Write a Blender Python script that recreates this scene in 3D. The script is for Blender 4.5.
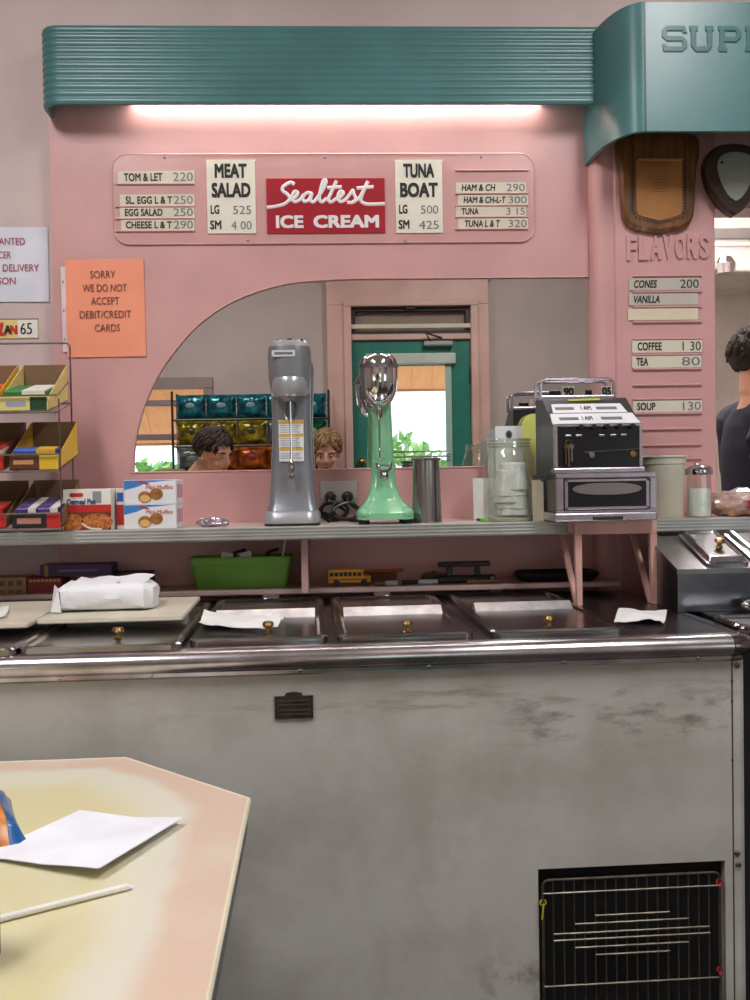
import bpy, bmesh, math, random
from mathutils import Vector, Matrix, Quaternion
random.seed(7)
for o in list(bpy.data.objects): bpy.data.objects.remove(o)
SC = bpy.context.scene
COL = SC.collection
# ------------------------------------------------------------------ camera
EYE = Vector((0, 0, 1.25)); FPX = 950.0
YAW, PITCH, ROLL = math.radians(2.5), math.radians(-1.4), math.radians(1.0)
CF = Vector((math.sin(YAW)*math.cos(PITCH), math.cos(YAW)*math.cos(PITCH), math.sin(PITCH)))
CR0 = Vector((math.cos(YAW), -math.sin(YAW), 0)); CU0 = CR0.cross(CF)
CR = CR0*math.cos(ROLL) - CU0*math.sin(ROLL)      # clockwise roll: level lines rise to the right
CU = CU0*math.cos(ROLL) + CR0*math.sin(ROLL)
cd = bpy.data.cameras.new('camera'); cam = bpy.data.objects.new('camera', cd); COL.objects.link(cam)
cd.sensor_fit = 'VERTICAL'; cd.sensor_height = 36.0; cd.lens = 36.0*FPX/1000.0; cd.clip_start = 0.02
m = Matrix.Identity(4)
for i in range(3): m[i][0], m[i][1], m[i][2], m[i][3] = CR[i], CU[i], -CF[i], EYE[i]
cam.matrix_world = m
SC.camera = cam
# ------------------------------------------------------------------ world, lights, exposure
W = bpy.data.worlds.new('sky'); SC.world = W; W.use_nodes = True
bg = W.node_tree.nodes['Background']; bg.inputs[0].default_value = (0.86, 0.94, 1.0, 1); bg.inputs[1].default_value = 3.4
SC.view_settings.view_transform = 'Standard'; SC.view_settings.look = 'None'
SC.view_settings.exposure = -0.35; SC.view_settings.gamma = 1.0; SC.view_settings.use_curve_mapping = False
def area(name, loc, sx, sy, power, color, rot=(0, 0, 0)):
    l = bpy.data.lights.new(name, 'AREA'); l.shape = 'RECTANGLE'; l.size = sx; l.size_y = sy
    l.energy = power; l.color = color
    o = bpy.data.objects.new(name, l); COL.objects.link(o); o.location = loc; o.rotation_euler = rot
    return o
CEIL = 3.25
LAMPS = [(-1.1, 0.85), (1.1, 0.85)]
for (lx, ly) in LAMPS: area('ceiling_lamp_light', (lx, ly, CEIL-0.125), 0.28, 1.2, 50, (1.0, 0.975, 0.985))
area('kitchen_fill_light', (1.6, 3.9, 2.9), 0.3, 1.1, 75, (1.0, 0.97, 0.94))  # added fill to brighten the kitchen, its source out of view
sun = bpy.data.lights.new('sun', 'SUN'); sun.energy = 5.0; sun.angle = 0.02; sun.color = (1, .93, .82)
so = bpy.data.objects.new('sun', sun); COL.objects.link(so); so.rotation_euler = (math.radians(25), 0, math.radians(-40))
# ------------------------------------------------------------------ photograph frame -> place
def ray(px, py): return (CF*FPX + CR*(px-375.0) - CU*(py-500.0)).normalized()
def P(px, py, Y):
    r = ray(px, py); return EYE + r*((Y-EYE.y)/r.y)
def PZ(px, py, Z):
    r = ray(px, py); return EYE + r*((Z-EYE.z)/r.z)
YM = 2.708                                            # mirror plane
def PM(px, py, Y):                                   # a point seen in the mirror
    p = P(px, py, 2*YM-Y); return Vector((p.x, Y, p.z))
# ------------------------------------------------------------------ materials
def lin(c):
    c = c/255.0
    return c/12.92 if c <= 0.04045 else ((c+0.055)/1.055)**2.4
def L(c): return (lin(c[0]), lin(c[1]), lin(c[2]), 1)
MATS = {}
def mat(name, rgb, rough=0.5, metal=0.0, var=0.0, vscale=8.0, bump=0.0, bscale=40.0, rgb2=None, spec=0.5, coat=0.0, stretch=None, emit=None, sss=0.0):
    if name in MATS: return MATS[name]
    mt = bpy.data.materials.new(name); mt.use_nodes = True; nt = mt.node_tree; N = nt.nodes; K = nt.links
    b = N['Principled BSDF']; b.inputs['Base Color'].default_value = L(rgb)
    b.inputs['Roughness'].default_value = rough; b.inputs['Metallic'].default_value = metal
    b.inputs['Specular IOR Level'].default_value = spec; b.inputs['Coat Weight'].default_value = coat
    if sss: b.inputs['Subsurface Weight'].default_value = sss
    if emit: b.inputs['Emission Color'].default_value = L(emit[0]); b.inputs['Emission Strength'].default_value = emit[1]
    tc = N.new('ShaderNodeTexCoord'); src = tc.outputs['Object']
    if stretch:
        mp = N.new('ShaderNodeMapping'); mp.inputs['Scale'].default_value = stretch; K.new(src, mp.inputs[0]); src = mp.outputs[0]
    nz = N.new('ShaderNodeTexNoise'); nz.inputs['Scale'].default_value = vscale; nz.inputs['Detail'].default_value = 5; K.new(src, nz.inputs['Vector'])
    v = var if var else 0.04
    c2 = rgb2 if rgb2 else tuple(max(0, x*(1-v)) for x in rgb); c1 = rgb if rgb2 else tuple(min(255, x*(1+v*0.5)) for x in rgb)
    rp = N.new('ShaderNodeValToRGB'); rp.color_ramp.elements[0].position = 0.35; rp.color_ramp.elements[1].position = 0.65
    rp.color_ramp.elements[0].color = L(c2); rp.color_ramp.elements[1].color = L(c1)
    K.new(nz.outputs['Fac'], rp.inputs[0]); K.new(rp.outputs[0], b.inputs['Base Color'])
    if bump:
        n2 = N.new('ShaderNodeTexNoise'); n2.inputs['Scale'].default_value = bscale; n2.inputs['Detail'].default_value = 3; K.new(src, n2.inputs['Vector'])
        bp = N.new('ShaderNodeBump'); bp.inputs['Strength'].default_value = bump; bp.inputs['Distance'].default_value = 0.01
        K.new(n2.outputs['Fac'], bp.inputs['Height']); K.new(bp.outputs[0], b.inputs['Normal'])
    MATS[name] = mt; return mt
def glass(name, tint=(235, 240, 238), gloss=0.12, rough=0.02, milk=0.0):
    if name in MATS: return MATS[name]
    mt = bpy.data.materials.new(name); mt.use_nodes = True; nt = mt.node_tree; N = nt.nodes; K = nt.links
    for n in list(N): N.remove(n)
    out = N.new('ShaderNodeOutputMaterial'); t = N.new('ShaderNodeBsdfTransparent'); t.inputs[0].default_value = L(tint)
    g = N.new('ShaderNodeBsdfGlossy'); g.inputs['Roughness'].default_value = rough; g.inputs[0].default_value = (1, 1, 1, 1)
    fr = N.new('ShaderNodeLayerWeight'); fr.inputs[0].default_value = 0.25
    ad = N.new('ShaderNodeMath'); ad.operation = 'MULTIPLY_ADD'; ad.inputs[1].default_value = 0.6; ad.inputs[2].default_value = gloss*0.4; K.new(fr.outputs['Facing'], ad.inputs[0])
    mu = N.new('ShaderNodeMath'); mu.operation = 'MULTIPLY'; mu.use_clamp = True; mu.inputs[1].default_value = 1.0 if gloss > 0.1 else gloss*8; K.new(ad.outputs[0], mu.inputs[0])
    mx = N.new('ShaderNodeMixShader'); K.new(mu.outputs[0], mx.inputs[0]); K.new(t.outputs[0], mx.inputs[1]); K.new(g.outputs[0], mx.inputs[2])
    last = mx
    if milk:
        d = N.new('ShaderNodeBsdfDiffuse'); d.inputs[0].default_value = L(tint)
        m2 = N.new('ShaderNodeMixShader'); m2.inputs[0].default_value = milk; K.new(last.outputs[0], m2.inputs[1]); K.new(d.outputs[0], m2.inputs[2]); last = m2
    K.new(last.outputs[0], out.inputs[0]); MATS[name] = mt; return mt
# ------------------------------------------------------------------ mesh collecting
X_, Y_, Z_ = Vector((1, 0, 0)), Vector((0, 1, 0)), Vector((0, 0, 1))
class MB:
    def __init__(s): s.v = []; s.f = []; s.sm = []
    def add(s, vs, fs, smooth=False, M=None):
        o = len(s.v)
        s.v += [(M @ Vector(v)) if M else Vector(v) for v in vs]
        s.f += [tuple(i+o for i in f) for f in fs]; s.sm += [smooth]*len(fs); return s
    def bm(s, b, smooth=False, M=None):
        b.verts.ensure_lookup_table(); b.verts.index_update()
        s.add([v.co.copy() for v in b.verts], [[v.index for v in f.verts] for f in b.faces], smooth, M); b.free(); return s
    def box(s, x0, x1, y0, y1, z0, z1, bev=0.0, seg=2, M=None):
        b = bmesh.new(); bmesh.ops.create_cube(b, size=1)
        for v in b.verts: v.co = Vector(((x0+x1)/2+v.co.x*(x1-x0), (y0+y1)/2+v.co.y*(y1-y0), (z0+z1)/2+v.co.z*(z1-z0)))
        if bev: bmesh.ops.bevel(b, geom=list(b.edges), offset=bev, segments=seg, affect='EDGES', profile=0.5)
        return s.bm(b, False, M)
    def lathe(s, prof, c=(0, 0, 0), n=24, axis='z', M=None, sx=1.0, sy=1.0):
        vs = []; fs = []; c = Vector(c)
        for (r, z) in prof:
            for k in range(n):
                a = 2*math.pi*k/n; x, y = r*math.cos(a)*sx, r*math.sin(a)*sy
                p = (x, y, z) if axis == 'z' else ((x, z, y) if axis == 'y' else (z, x, y))
                vs.append(c+Vector(p))
        for i in range(len(prof)-1):
            for k in range(n):
                k2 = (k+1) % n; q = (i*n+k, i*n+k2, (i+1)*n+k2, (i+1)*n+k)
                fs.append(q if axis != 'y' else q[::-1])
        if prof[0][0] > 1e-6: fs.append(tuple(range(n))[::-1])
        if prof[-1][0] > 1e-6: fs.append(tuple((len(prof)-1)*n+k for k in range(n)))
        return s.add(vs, fs, True, M)
    def tube(s, pts, r, n=8, closed=False, M=None, cap=True):
        pts = [Vector(p) for p in pts]; m_ = len(pts); vs = []; fs = []
        rr = r if isinstance(r, (list, tuple)) else [r]*m_
        prev = None
        for i, p in enumerate(pts):
            if closed: t = pts[(i+1) % m_]-pts[i-1]
            else: t = pts[min(i+1, m_-1)]-pts[max(i-1, 0)]
            if t.length < 1e-9: t = Vector((0, 0, 1))
            t.normalize()
            if prev is None:
                u = t.orthogonal().normalized()
            else:
                u = prev-t*prev.dot(t)
                u = u.normalized() if u.length > 1e-6 else t.orthogonal().normalized()
            prev = u; w = t.cross(u)
            for k in range(n):
                a = 2*math.pi*k/n; vs.append(p+(u*math.cos(a)+w*math.sin(a))*rr[i])
        R = m_ if closed else m_-1
        for i in range(R):
            j = (i+1) % m_
            for k in range(n):
                k2 = (k+1) % n; fs.append((i*n+k, i*n+k2, j*n+k2, j*n+k))
        if not closed and cap: fs.append(tuple(range(n))[::-1]); fs.append(tuple((m_-1)*n+k for k in range(n)))
        return s.add(vs, fs, True, M)
    def prism(s, poly, fr, d0, d1):                  # poly [(a,b)] in frame fr, extruded along its normal d0..d1
        n = len(poly); ar = sum(poly[i][0]*poly[(i+1) % n][1]-poly[(i+1) % n][0]*poly[i][1] for i in range(n))
        if ar < 0: poly = poly[::-1]
        lo, hi = min(d0, d1), max(d0, d1)
        vs = [fr.pt(a, b, lo) for a, b in poly]+[fr.pt(a, b, hi) for a, b in poly]
        fs = [tuple(range(n))[::-1], tuple(range(n, 2*n))]+[(i, (i+1) % n, n+(i+1) % n, n+i) for i in range(n)]
        return s.add(vs, fs)
    def loft(s, rings, caps=True, smooth=True):
        n = len(rings[0]); vs = [v for r in rings for v in r]; fs = []
        for i in range(len(rings)-1):
            for k in range(n):
                k2 = (k+1) % n; fs.append((i*n+k, i*n+k2, (i+1)*n+k2, (i+1)*n+k))
        s.add(vs, fs, smooth)
        if caps: s.add(rings[0], [tuple(range(n))[::-1]]); s.add(rings[-1], [tuple(range(n))])
        return s
    def ribbon(s, pts, fr, w, d0, d1):               # stroke of width w (or list) in frame
        n = len(pts); Lp = []; Rp = []
        for i in range(n):
            a = pts[max(i-1, 0)]; b = pts[min(i+1, n-1)]; tx, ty = b[0]-a[0], b[1]-a[1]; l = math.hypot(tx, ty) or 1
            ww = (w[i] if isinstance(w, list) else w)/2; nx, ny = -ty/l*ww, tx/l*ww
            Lp.append((pts[i][0]+nx, pts[i][1]+ny)); Rp.append((pts[i][0]-nx, pts[i][1]-ny))
        vs = []
        for i in range(n):
            vs += [fr.pt(*Lp[i], d1), fr.pt(*Rp[i], d1), fr.pt(*Rp[i], d0), fr.pt(*Lp[i], d0)]
        fs = []
        for i in range(n-1):
            a, b = 4*i, 4*i+4; fs += [(a, a+1, b+1, b), (a+1, a+2, b+2, b+1), (a+2, a+3, b+3, b+2), (a+3, a, b, b+3)]
        fs += [(3, 2, 1, 0), (4*n-4, 4*n-3, 4*n-2, 4*n-1)]
        return s.add(vs, fs)
    def ell(s, c, r, n=16, m_=10, M=None):
        prof = [(max(math.sin(math.pi*i/m_), 0), -math.cos(math.pi*i/m_)) for i in range(m_+1)]
        prof[0] = (0.0, -1); prof[-1] = (0.0, 1)
        MM = Matrix.Translation(Vector(c)) @ Matrix.Diagonal((r[0], r[1], r[2], 1))
        return s.lathe(prof, n=n, M=(M @ MM) if M else MM)
    def move(s, d): s.v = [v+Vector(d) for v in s.v]; return s
    def xf(s, M): s.v = [M @ v for v in s.v]; return s
class Fr:
    def __init__(s, o, u=X_, v=Z_): s.o = Vector(o); s.u = Vector(u).normalized(); s.v = Vector(v).normalized(); s.n = s.u.cross(s.v)
    def pt(s, a, b, c=0.0): return s.o+s.u*a+s.v*b+s.n*c     # default frame: normal = X x Z = -Y, towards the viewer
def wallfr(px, py, Y): return Fr(P(px, py, Y))
def rrect(w, h, r, n=5, cx=0, cy=0):
    out = []
    for (sx, sy, a0) in ((1, 1, 0), (-1, 1, 90), (-1, -1, 180), (1, -1, 270)):
        for i in range(n+1):
            a = math.radians(a0+90*i/n); out.append((cx+sx*(w/2-r)+r*math.cos(a), cy+sy*(h/2-r)+r*math.sin(a)))
    return out
def rring(cx, cy, z, w, d, r, n=4): return [Vector((x, y, z)) for x, y in rrect(w, d, r, n, cx, cy)]
def spline(pts, n=6, closed=False):
    pts = [Vector(p) for p in pts]; N = len(pts); out = []
    for i in range(N if closed else N-1):
        p0 = pts[i-1] if (closed or i > 0) else pts[0]*2-pts[1]; p1 = pts[i]; p2 = pts[(i+1) % N]
        p3 = pts[(i+2) % N] if (closed or i+2 < N) else p2*2-p1
        for k in range(n):
            t = k/n; out.append(0.5*((2*p1)+(p2-p0)*t+(2*p0-5*p1+4*p2-p3)*t*t+(3*p1-p0-3*p2+p3)*t**3))
    if not closed: out.append(pts[-1])
    return out
def spl2(pts, n=6, closed=False): return [(p.x, p.y) for p in spline([(a, b, 0) for a, b in pts], n, closed)]
# ------------------------------------------------------------------ objects
def tag(o, label=None, cat=None, group=None, kind=None):
    if label: o['label'] = label
    if cat: o['category'] = cat
    if group: o['group'] = group
    if kind: o['kind'] = kind
    return o
def thing(name, label, cat, loc=(0, 0, 0), rotz=0.0, group=None):
    o = bpy.data.objects.new(name, None); COL.objects.link(o); o.empty_display_size = 0.05
    o.location = loc; o.rotation_euler = (0, 0, rotz); return tag(o, label, cat, group)
ORG = {}
def wloc(o):
    v = Vector((0, 0, 0))
    while o is not None: v += Vector(o.location); o = o.parent
    return v
def obj(name, mb, material, parent=None, world=False, label=None, sharp=35):
    """mb in local coordinates of the parent; world=True: in place coordinates (parents carry no rotation)."""
    me = bpy.data.meshes.new(name)
    vs = [Vector(v) for v in mb.v]
    if parent is None or world:
        xs = [v.x for v in vs]; ys = [v.y for v in vs]; zs = [v.z for v in vs]
        c = Vector(((min(xs)+max(xs))/2, (min(ys)+max(ys))/2, min(zs)))
        off = c
    else:
        off = Vector((0, 0, 0))
    me.from_pydata([v-off for v in vs], [], mb.f); me.update()
    me.polygons.foreach_set('use_smooth', mb.sm)
    if any(mb.sm): me.set_sharp_from_angle(angle=math.radians(sharp))
    me.validate()
    o = bpy.data.objects.new(name, me); COL.objects.link(o); me.materials.append(material)
    if parent is not None: o.parent = parent
    o.location = off if parent is None else (off-wloc(parent) if world else off)
    if label: o['label'] = label
    return o
def struct(name, mb, material): return tag(obj(name, mb, material), kind='structure')
def sub(name, mb, material, parent, label=None, world=True): return obj(name, mb, material, parent, world, label)
def link_copy(o, parent=None):
    c = o.copy(); COL.objects.link(c); c.parent = parent; return c
TXT = {}
def text(name, body, fr, cx, cy, w, h, material, parent, world=True, bold=0.0, depth=0.0006, shear=0.0, d0=0.0002, res=3, spacing=1.0):
    key = (body, bold if depth > 0.001 else 0, shear, res, spacing)
    if key not in TXT:
        cu = bpy.data.curves.new('lettering', 'FONT'); cu.body = body; cu.size = 1; cu.offset = bold if depth > 0.001 else 0; cu.shear = shear
        cu.resolution_u = res; cu.fill_mode = 'FRONT'; cu.dimensions = '2D'; cu.space_character = spacing
        t = bpy.data.objects.new('lettering', cu); COL.objects.link(t)
        bpy.context.view_layer.update(); dg = bpy.context.evaluated_depsgraph_get()
        me = bpy.data.meshes.new_from_object(t.evaluated_get(dg))
        TXT[key] = ([v.co.copy() for v in me.vertices], [tuple(p.vertices) for p in me.polygons])
        bpy.data.objects.remove(t); bpy.data.curves.remove(cu); bpy.data.meshes.remove(me)
    vs, fs = TXT[key]
    xs = [v.x for v in vs]; ys = [v.y for v in vs]; x0, x1, y0, y1 = min(xs), max(xs), min(ys), max(ys)
    sx = w/(x1-x0); sy = h/(y1-y0) if h else sx
    q = [(cx+(v.x-(x0+x1)/2)*sx, cy+(v.y-(y0+y1)/2)*sy) for v in vs]
    mb = MB()
    n = len(q); top = [fr.pt(a, b, d0+depth) for a, b in q]
    if depth > 0.001:                                  # solid letters
        bot = [fr.pt(a, b, d0) for a, b in q]; cnt = {}
        for f in fs:
            for i in range(len(f)):
                e = (f[i], f[(i+1) % len(f)]); cnt[e] = 1
        side = [(b+n, a+n, a, b)[::-1] if False else (a+n, b+n, b, a) for (a, b) in cnt if (b, a) not in cnt]
        mb.add(top+bot, list(fs)+side)
    else:
        bx, by = bold*sx*0.8, bold*sy*0.8                # heavier strokes: the same letters laid over each other
        sh = [(0, 0)] if bold < 0.003 else ([(-bx, 0), (bx, 0)] if bold < 0.02 else [(-bx, -by), (bx, -by), (-bx, by), (bx, by), (0, 0)])
        for i, (du, dv) in enumerate(sh): mb.add([v+fr.u*du+fr.v*dv+fr.n*(0.00006*i) for v in top], list(fs))
    return obj(name, mb, material, parent, world)
# ================================================================== materials in use
pink = mat('pink_paint', (211, 160, 158), 0.42, var=0.05, vscale=3, bump=0.05, bscale=60)
pinkpil = pink
palewall = mat('pale_pink_plaster', (212, 190, 188), 0.6, var=0.05, vscale=2.5, bump=0.12, bscale=25)
teal = mat('teal_enamel', (78, 126, 126), 0.32, var=0.06, vscale=6, bump=0.02)
tanwall = mat('warm_grey_plaster', (192, 176, 170), 0.7, var=0.04, vscale=2)
casing = mat('salmon_wood_paint', (216, 176, 162), 0.45, var=0.05, vscale=4)
chrome = mat('chrome', (205, 203, 206), 0.12, 1.0, var=0.08, vscale=10)
steel = mat('brushed_steel', (150, 148, 150), 0.3, 1.0, var=0.15, vscale=6, stretch=(1, 1, 1))
steeldark = mat('worn_steel_top', (150, 145, 148), 0.25, 1.0, var=0.2, vscale=5, bump=0.02, bscale=12)
steellid = mat('steel_lid', (172, 168, 170), 0.2, 1.0, var=0.15, vscale=5, bump=0.015, bscale=9)
alu = mat('aluminium', (196, 196, 194), 0.35, 0.7, var=0.06)
white = mat('white_paper', (235, 236, 240), 0.7)
cream = mat('cream_card', (226, 218, 198), 0.7, var=0.03)
black = mat('black_plastic', (22, 22, 24), 0.4)
blackenamel = mat('black_enamel', (20, 20, 23), 0.25)
ink = mat('black_ink', (28, 26, 28), 0.6)
pencil = mat('grey_marker_ink', (120, 122, 132), 0.7)
red = mat('red_enamel', (170, 22, 40), 0.35)
brass = mat('brass', (158, 128, 78), 0.3, 1.0)
wire = mat('steel_wire', (150, 145, 140), 0.3, 1.0)
# ================================================================== the room
YW, YB = 2.70, 2.735
ZS = P(375, 525, 2.42).z                       # shelf top
XPL = P(52, 250, YW).x; XPI = P(590, 330, YW).x; XPR = P(716, 330, 2.64).x
FL = MB(); FL.box(-3.6, 3.6, -1.06, 5.2, -0.1, 0.0)
struct('floor', FL, mat('grey_floor_tile', (58, 52, 50), 0.45, var=0.12, vscale=3))
struct('ceiling', MB().box(-3.6, 3.6, -1.06, 5.2, CEIL, CEIL+0.1), mat('ceiling_paint', (225, 220, 212), 0.8))
struct('wall_left', MB().box(-3.6, -3.5, -1.06, 5.2, 0, CEIL), tanwall)
struct('wall_right', MB().box(3.5, 3.6, -1.06, 5.2, 0, CEIL), tanwall)
ZOT = P(740, 205, 2.7).z                        # top of the kitchen opening
wb = MB(); wb.box(-3.5, XPR-0.02, YB, YB+0.1, 0, CEIL); wb.box(2.3, 3.5, YB, YB+0.1, 0, CEIL)
wb.box(XPR-0.02, 2.3, YB, YB+0.1, ZOT, CEIL); wb.box(XPR-0.02, 2.3, YB, YB+0.1, 0, ZS-0.03)
struct('wall_back', wb, palewall)
# pink panel with the quarter-round mirror opening
arch = [(133, 472), (134.4, 446), (141.5, 414), (156, 379), (174, 352), (197, 326), (226, 305), (256, 292), (288, 283.5), (318, 280.5), (350, 279.5)]
ap = [P(x, y, YW) for x, y in arch]; ZMB = P(350, 469, YW).z; ZMT = P(450, 278, YW).z
ar2 = [(ap[0].x, ZMB)]+[(p.x, p.z) for p in ap[1:-1]]+[(ap[-1].x, ZMT)]
ar2 = spl2(ar2, 5)
ZTOP = P(300, 60, YW).z
poly = [(XPL, ZTOP), (XPI+0.03, ZTOP), (XPI+0.03, ZMT)]+[(a, min(b, ZMT)) for a, b in ar2[::-1]]+[(XPL, ZMB)]
fr0 = Fr((0, YW, 0))
pm = MB(); pm.prism(poly, fr0, -(YB-YW), 0.0); pm.box(XPL, XPR-0.01, YW, YB, 0.7, ZMB)
struct('wall_panel', pm, pink)
pe = MB(); pe.tube([Vector((a, YW-0.0015, min(b, ZMT))) for a, b in ar2]+[Vector((XPI, YW-0.0015, ZMT))], 0.0012, 6)
pe.tube([(XPL+0.2, YW-0.001, ZMB), (XPI, YW-0.001, ZMB)], 0.0022, 6)
struct('trim_1', pe, mat('pink_trim', (216, 168, 164), 0.35))
mm = bpy.data.materials.new('mirror'); mm.use_nodes = True
b_ = mm.node_tree.nodes['Principled BSDF']; b_.inputs['Metallic'].default_value = 1; b_.inputs['Roughness'].default_value = 0.0; b_.inputs['Base Color'].default_value = (0.8, 0.8, 0.79, 1)
mi = MB(); mi.box(ap[0].x-0.02, XPI+0.02, YM, YM+0.006, ZMB-0.01, ZMT+0.01)
tag(obj('wall_mirror', mi, mm), 'quarter-round mirror in the pink wall above the shelf', 'mirror')
# pilaster with rounded left edge, FLAVORS lettering and strip rails
YP = 2.64
def pil_section(z):
    pts = [Vector((XPI, YW, z)), Vector((XPI, YP+0.045, z))]
    c = (XPI+0.035, YP+0.04)
    for i in range(7):
        a = math.pi+math.pi/2*i/6; pts.append(Vector((c[0]+0.035*math.cos(a), c[1]+0.035*math.sin(a)+0.0, z)))
    pts += [Vector((XPI+0.055, YP+0.008, z)), Vector((XPI+0.06, YP, z)), Vector((XPR-0.004, YP, z)), Vector((XPR, YP+0.004, z)), Vector((XPR, YB, z)), Vector((XPI, YB, z))]
    return pts
pl = MB(); pl.loft([pil_section(ZS-0.3), pil_section(2.45)])
pilaster = struct('trim_2', pl, pink)
pilaster['label'] = 'pink pilaster board with raised flavours lettering'
fp = Fr((0, YP, 0))
def pw(px, py, Y=YP):
    p = P(px, py, Y); return p.x, p.z
for i, c in enumerate('FLAVORS'):
    a0, z0 = pw(631+i*12.1, 248.5-0.35*i); t = text('letter', c, fp, a0, z0, 0.0285, 0.068, pink, pilaster, bold=0.035, depth=0.008, d0=-0.001)
railys = [276, 292, 307, 322, 339, 354.6, 369, 385, 399, 413.5, 429, 445, 459]
for y in railys:
    a0, z0 = pw(667, y); r_ = MB(); r_.box(a0-0.098, a0+0.098, YP-0.007, YP+0.002, z0-0.003, z0+0.003, 0.0015, 1)
    sub('strip_rail', r_, pink, pilaster)
# kitchen beyond the opening
kwall = mat('kitchen_wall_paint', (208, 198, 188), 0.6, var=0.04)
struct('wall_kitchen', MB().box(-1.0, 3.5, 4.9, 5.0, 0, CEIL), kwall)
struct('wall_kitchen_side', MB().box(0.6, 0.7, YB+0.1, 4.9, 0, CEIL), kwall)
hood = thing('range_hood', 'pale grey metal hood on the kitchen wall beyond the opening', 'hood', (2.05, 4.6, 1.4))
q = P(735, 250, 4.3); zb = q.z
sub('canopy', MB().box(1.5, 3.1, 4.3, 4.89, P(735, 272, 4.3).z, P(735, 245, 4.3).z, 0.01), kwall, hood)
sub('rail', MB().box(1.48, 3.12, 4.27, 4.33, P(735, 241, 4.3).z, P(735, 229, 4.3).z, 0.006), mat('hood_steel', (165, 160, 155), 0.3, 0.8), hood)
sub('lamp_cover', MB().lathe([(0.0, -0.05), (0.045, -0.045), (0.05, 0.0), (0.03, 0.03), (0.0, 0.035)], P(725, 264, 4.25), 16), chrome, hood)
sub('back_sheet', MB().box(1.5, 3.1, 4.87, 4.895, 0.95, P(735, 272, 4.3).z), mat('hood_sheet', (205, 202, 194), 0.35, 0.3), hood)
kc = thing('kitchen_counter', 'pale kitchen counter behind the man in navy', 'counter', (2.3, 4.6, 0))
sub('cabinet', MB().box(1.1, 3.45, 4.35, 4.88, 0.0, 0.86), mat('kitchen_cabinet', (170, 165, 158), 0.5), kc)
sub('worktop', MB().box(1.08, 3.47, 4.3, 4.88, 0.86, 0.9, 0.005), steel, kc)
# front wall of the shop (seen in the mirror): door, transom, window
YF = -1.0
def pm_(px, py, Y=YF):
    p = PM(px, py, Y); return p.x, p.z
DX0, DZT = pm_(351, 341); DX1, _ = pm_(470, 341)
TX0, TZ1 = pm_(354, 308); TX1, TZ0 = pm_(466, 334)
TX0, TX1 = DX0, DX1
CX0, _ = pm_(328, 400); CX1, _ = pm_(489, 400); CZT = pm_(400, 293)[1]
WX1, WZ1 = pm_(204, 388); WX0 = WX1-1.7; WZ0 = 1.0
fw = MB()
fw.box(-3.5, WX0, YF-0.06, YF, 0, CEIL); fw.box(WX0, WX1, YF-0.06, YF, 0, WZ0); fw.box(WX0, WX1, YF-0.06, YF, WZ1, CEIL)
fw.box(WX1, DX0, YF-0.06, YF, 0, CEIL); fw.box(DX0, DX1, YF-0.06, YF, TZ1, CEIL); fw.box(DX0, DX1, YF-0.06, YF, DZT, TZ0)
RX0, RX1 = 2.1, 3.4
fw.box(DX1, RX0, YF-0.06, YF, 0, CEIL); fw.box(RX0, RX1, YF-0.06, YF, 0, WZ0); fw.box(RX0, RX1, YF-0.06, YF, WZ1, CEIL); fw.box(RX1, 3.5, YF-0.06, YF, 0, CEIL)
struct('wall_front', fw, tanwall)
cs = MB()                                       # salmon door casing
for (a, b, c, d, t) in ((CX0, DX0, 0, TZ1+0.012, 0.05), (DX1, CX1, 0, TZ1+0.012, 0.05), (CX0, CX1, TZ1+0.012, TZ1+0.2, 0.045), (DX0, DX1, DZT, TZ0, 0.04)):
    cs.box(a, b, YF-0.01, YF+t, c, d, 0.004, 1)
cs.box(CX0-0.02, CX1+0.02, YF-0.01, YF+0.08, TZ1+0.19, TZ1+0.24, 0.006); cs.box(CX0, CX1, YF-0.01, YF+0.04, TZ1+0.24, TZ1+0.75)
cs.box(DX0-0.05, DX0+0.002, YF, YF+0.068, 0, TZ1, 0.006); cs.box(DX1-0.002, DX1+0.05, YF, YF+0.068, 0, TZ1, 0.006); cs.box(DX0-0.05, DX1+0.05, YF, YF+0.068, TZ1, TZ1+0.04, 0.006)
struct('trim_3', cs, casing)
pane = glass('window_glass', (245, 250, 248), 0.04)
# transom
tr = thing('transom_window', 'dark framed transom window above the teal door', 'window', ((TX0+TX1)/2, YF, TZ0)); tr['kind'] = 'structure'
sub('frame', MB().box(TX0, TX1, YF-0.03, YF+0.02, TZ1-0.025, TZ1).box(TX0, TX1, YF-0.03, YF+0.02, TZ0, TZ0+0.02).box(TX0, TX0+0.03, YF-0.03, YF+0.02, TZ0+0.02, TZ1-0.025).box(TX1-0.03, TX1, YF-0.03, YF+0.02, TZ0+0.02, TZ1-0.025), mat('dark_iron', (48, 44, 44), 0.5), tr)
sub('pane', MB().box(TX0+0.03, TX1-0.03, YF-0.008, YF-0.004, TZ0+0.02, TZ1-0.025), pane, tr)
sub('rail', MB().box(TX0, TX1+0.01, YF+0.02, YF+0.05, TZ0+0.035, TZ0+0.065, 0.004), mat('cream_rail', (215, 205, 180), 0.5), tr)
sub('latch', MB().box((TX0+TX1)/2-0.03, (TX0+TX1)/2+0.03, YF+0.02, YF+0.05, TZ1-0.02, TZ1+0.015, 0.005), mat('dark_iron', (48, 44, 44), 0.5), tr)
sub('blind_board', MB().box(TX0+0.02, TX1-0.02, YF-0.05, YF-0.035, TZ0, TZ1), mat('transom_board', (185, 150, 140), 0.7), tr)
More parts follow.
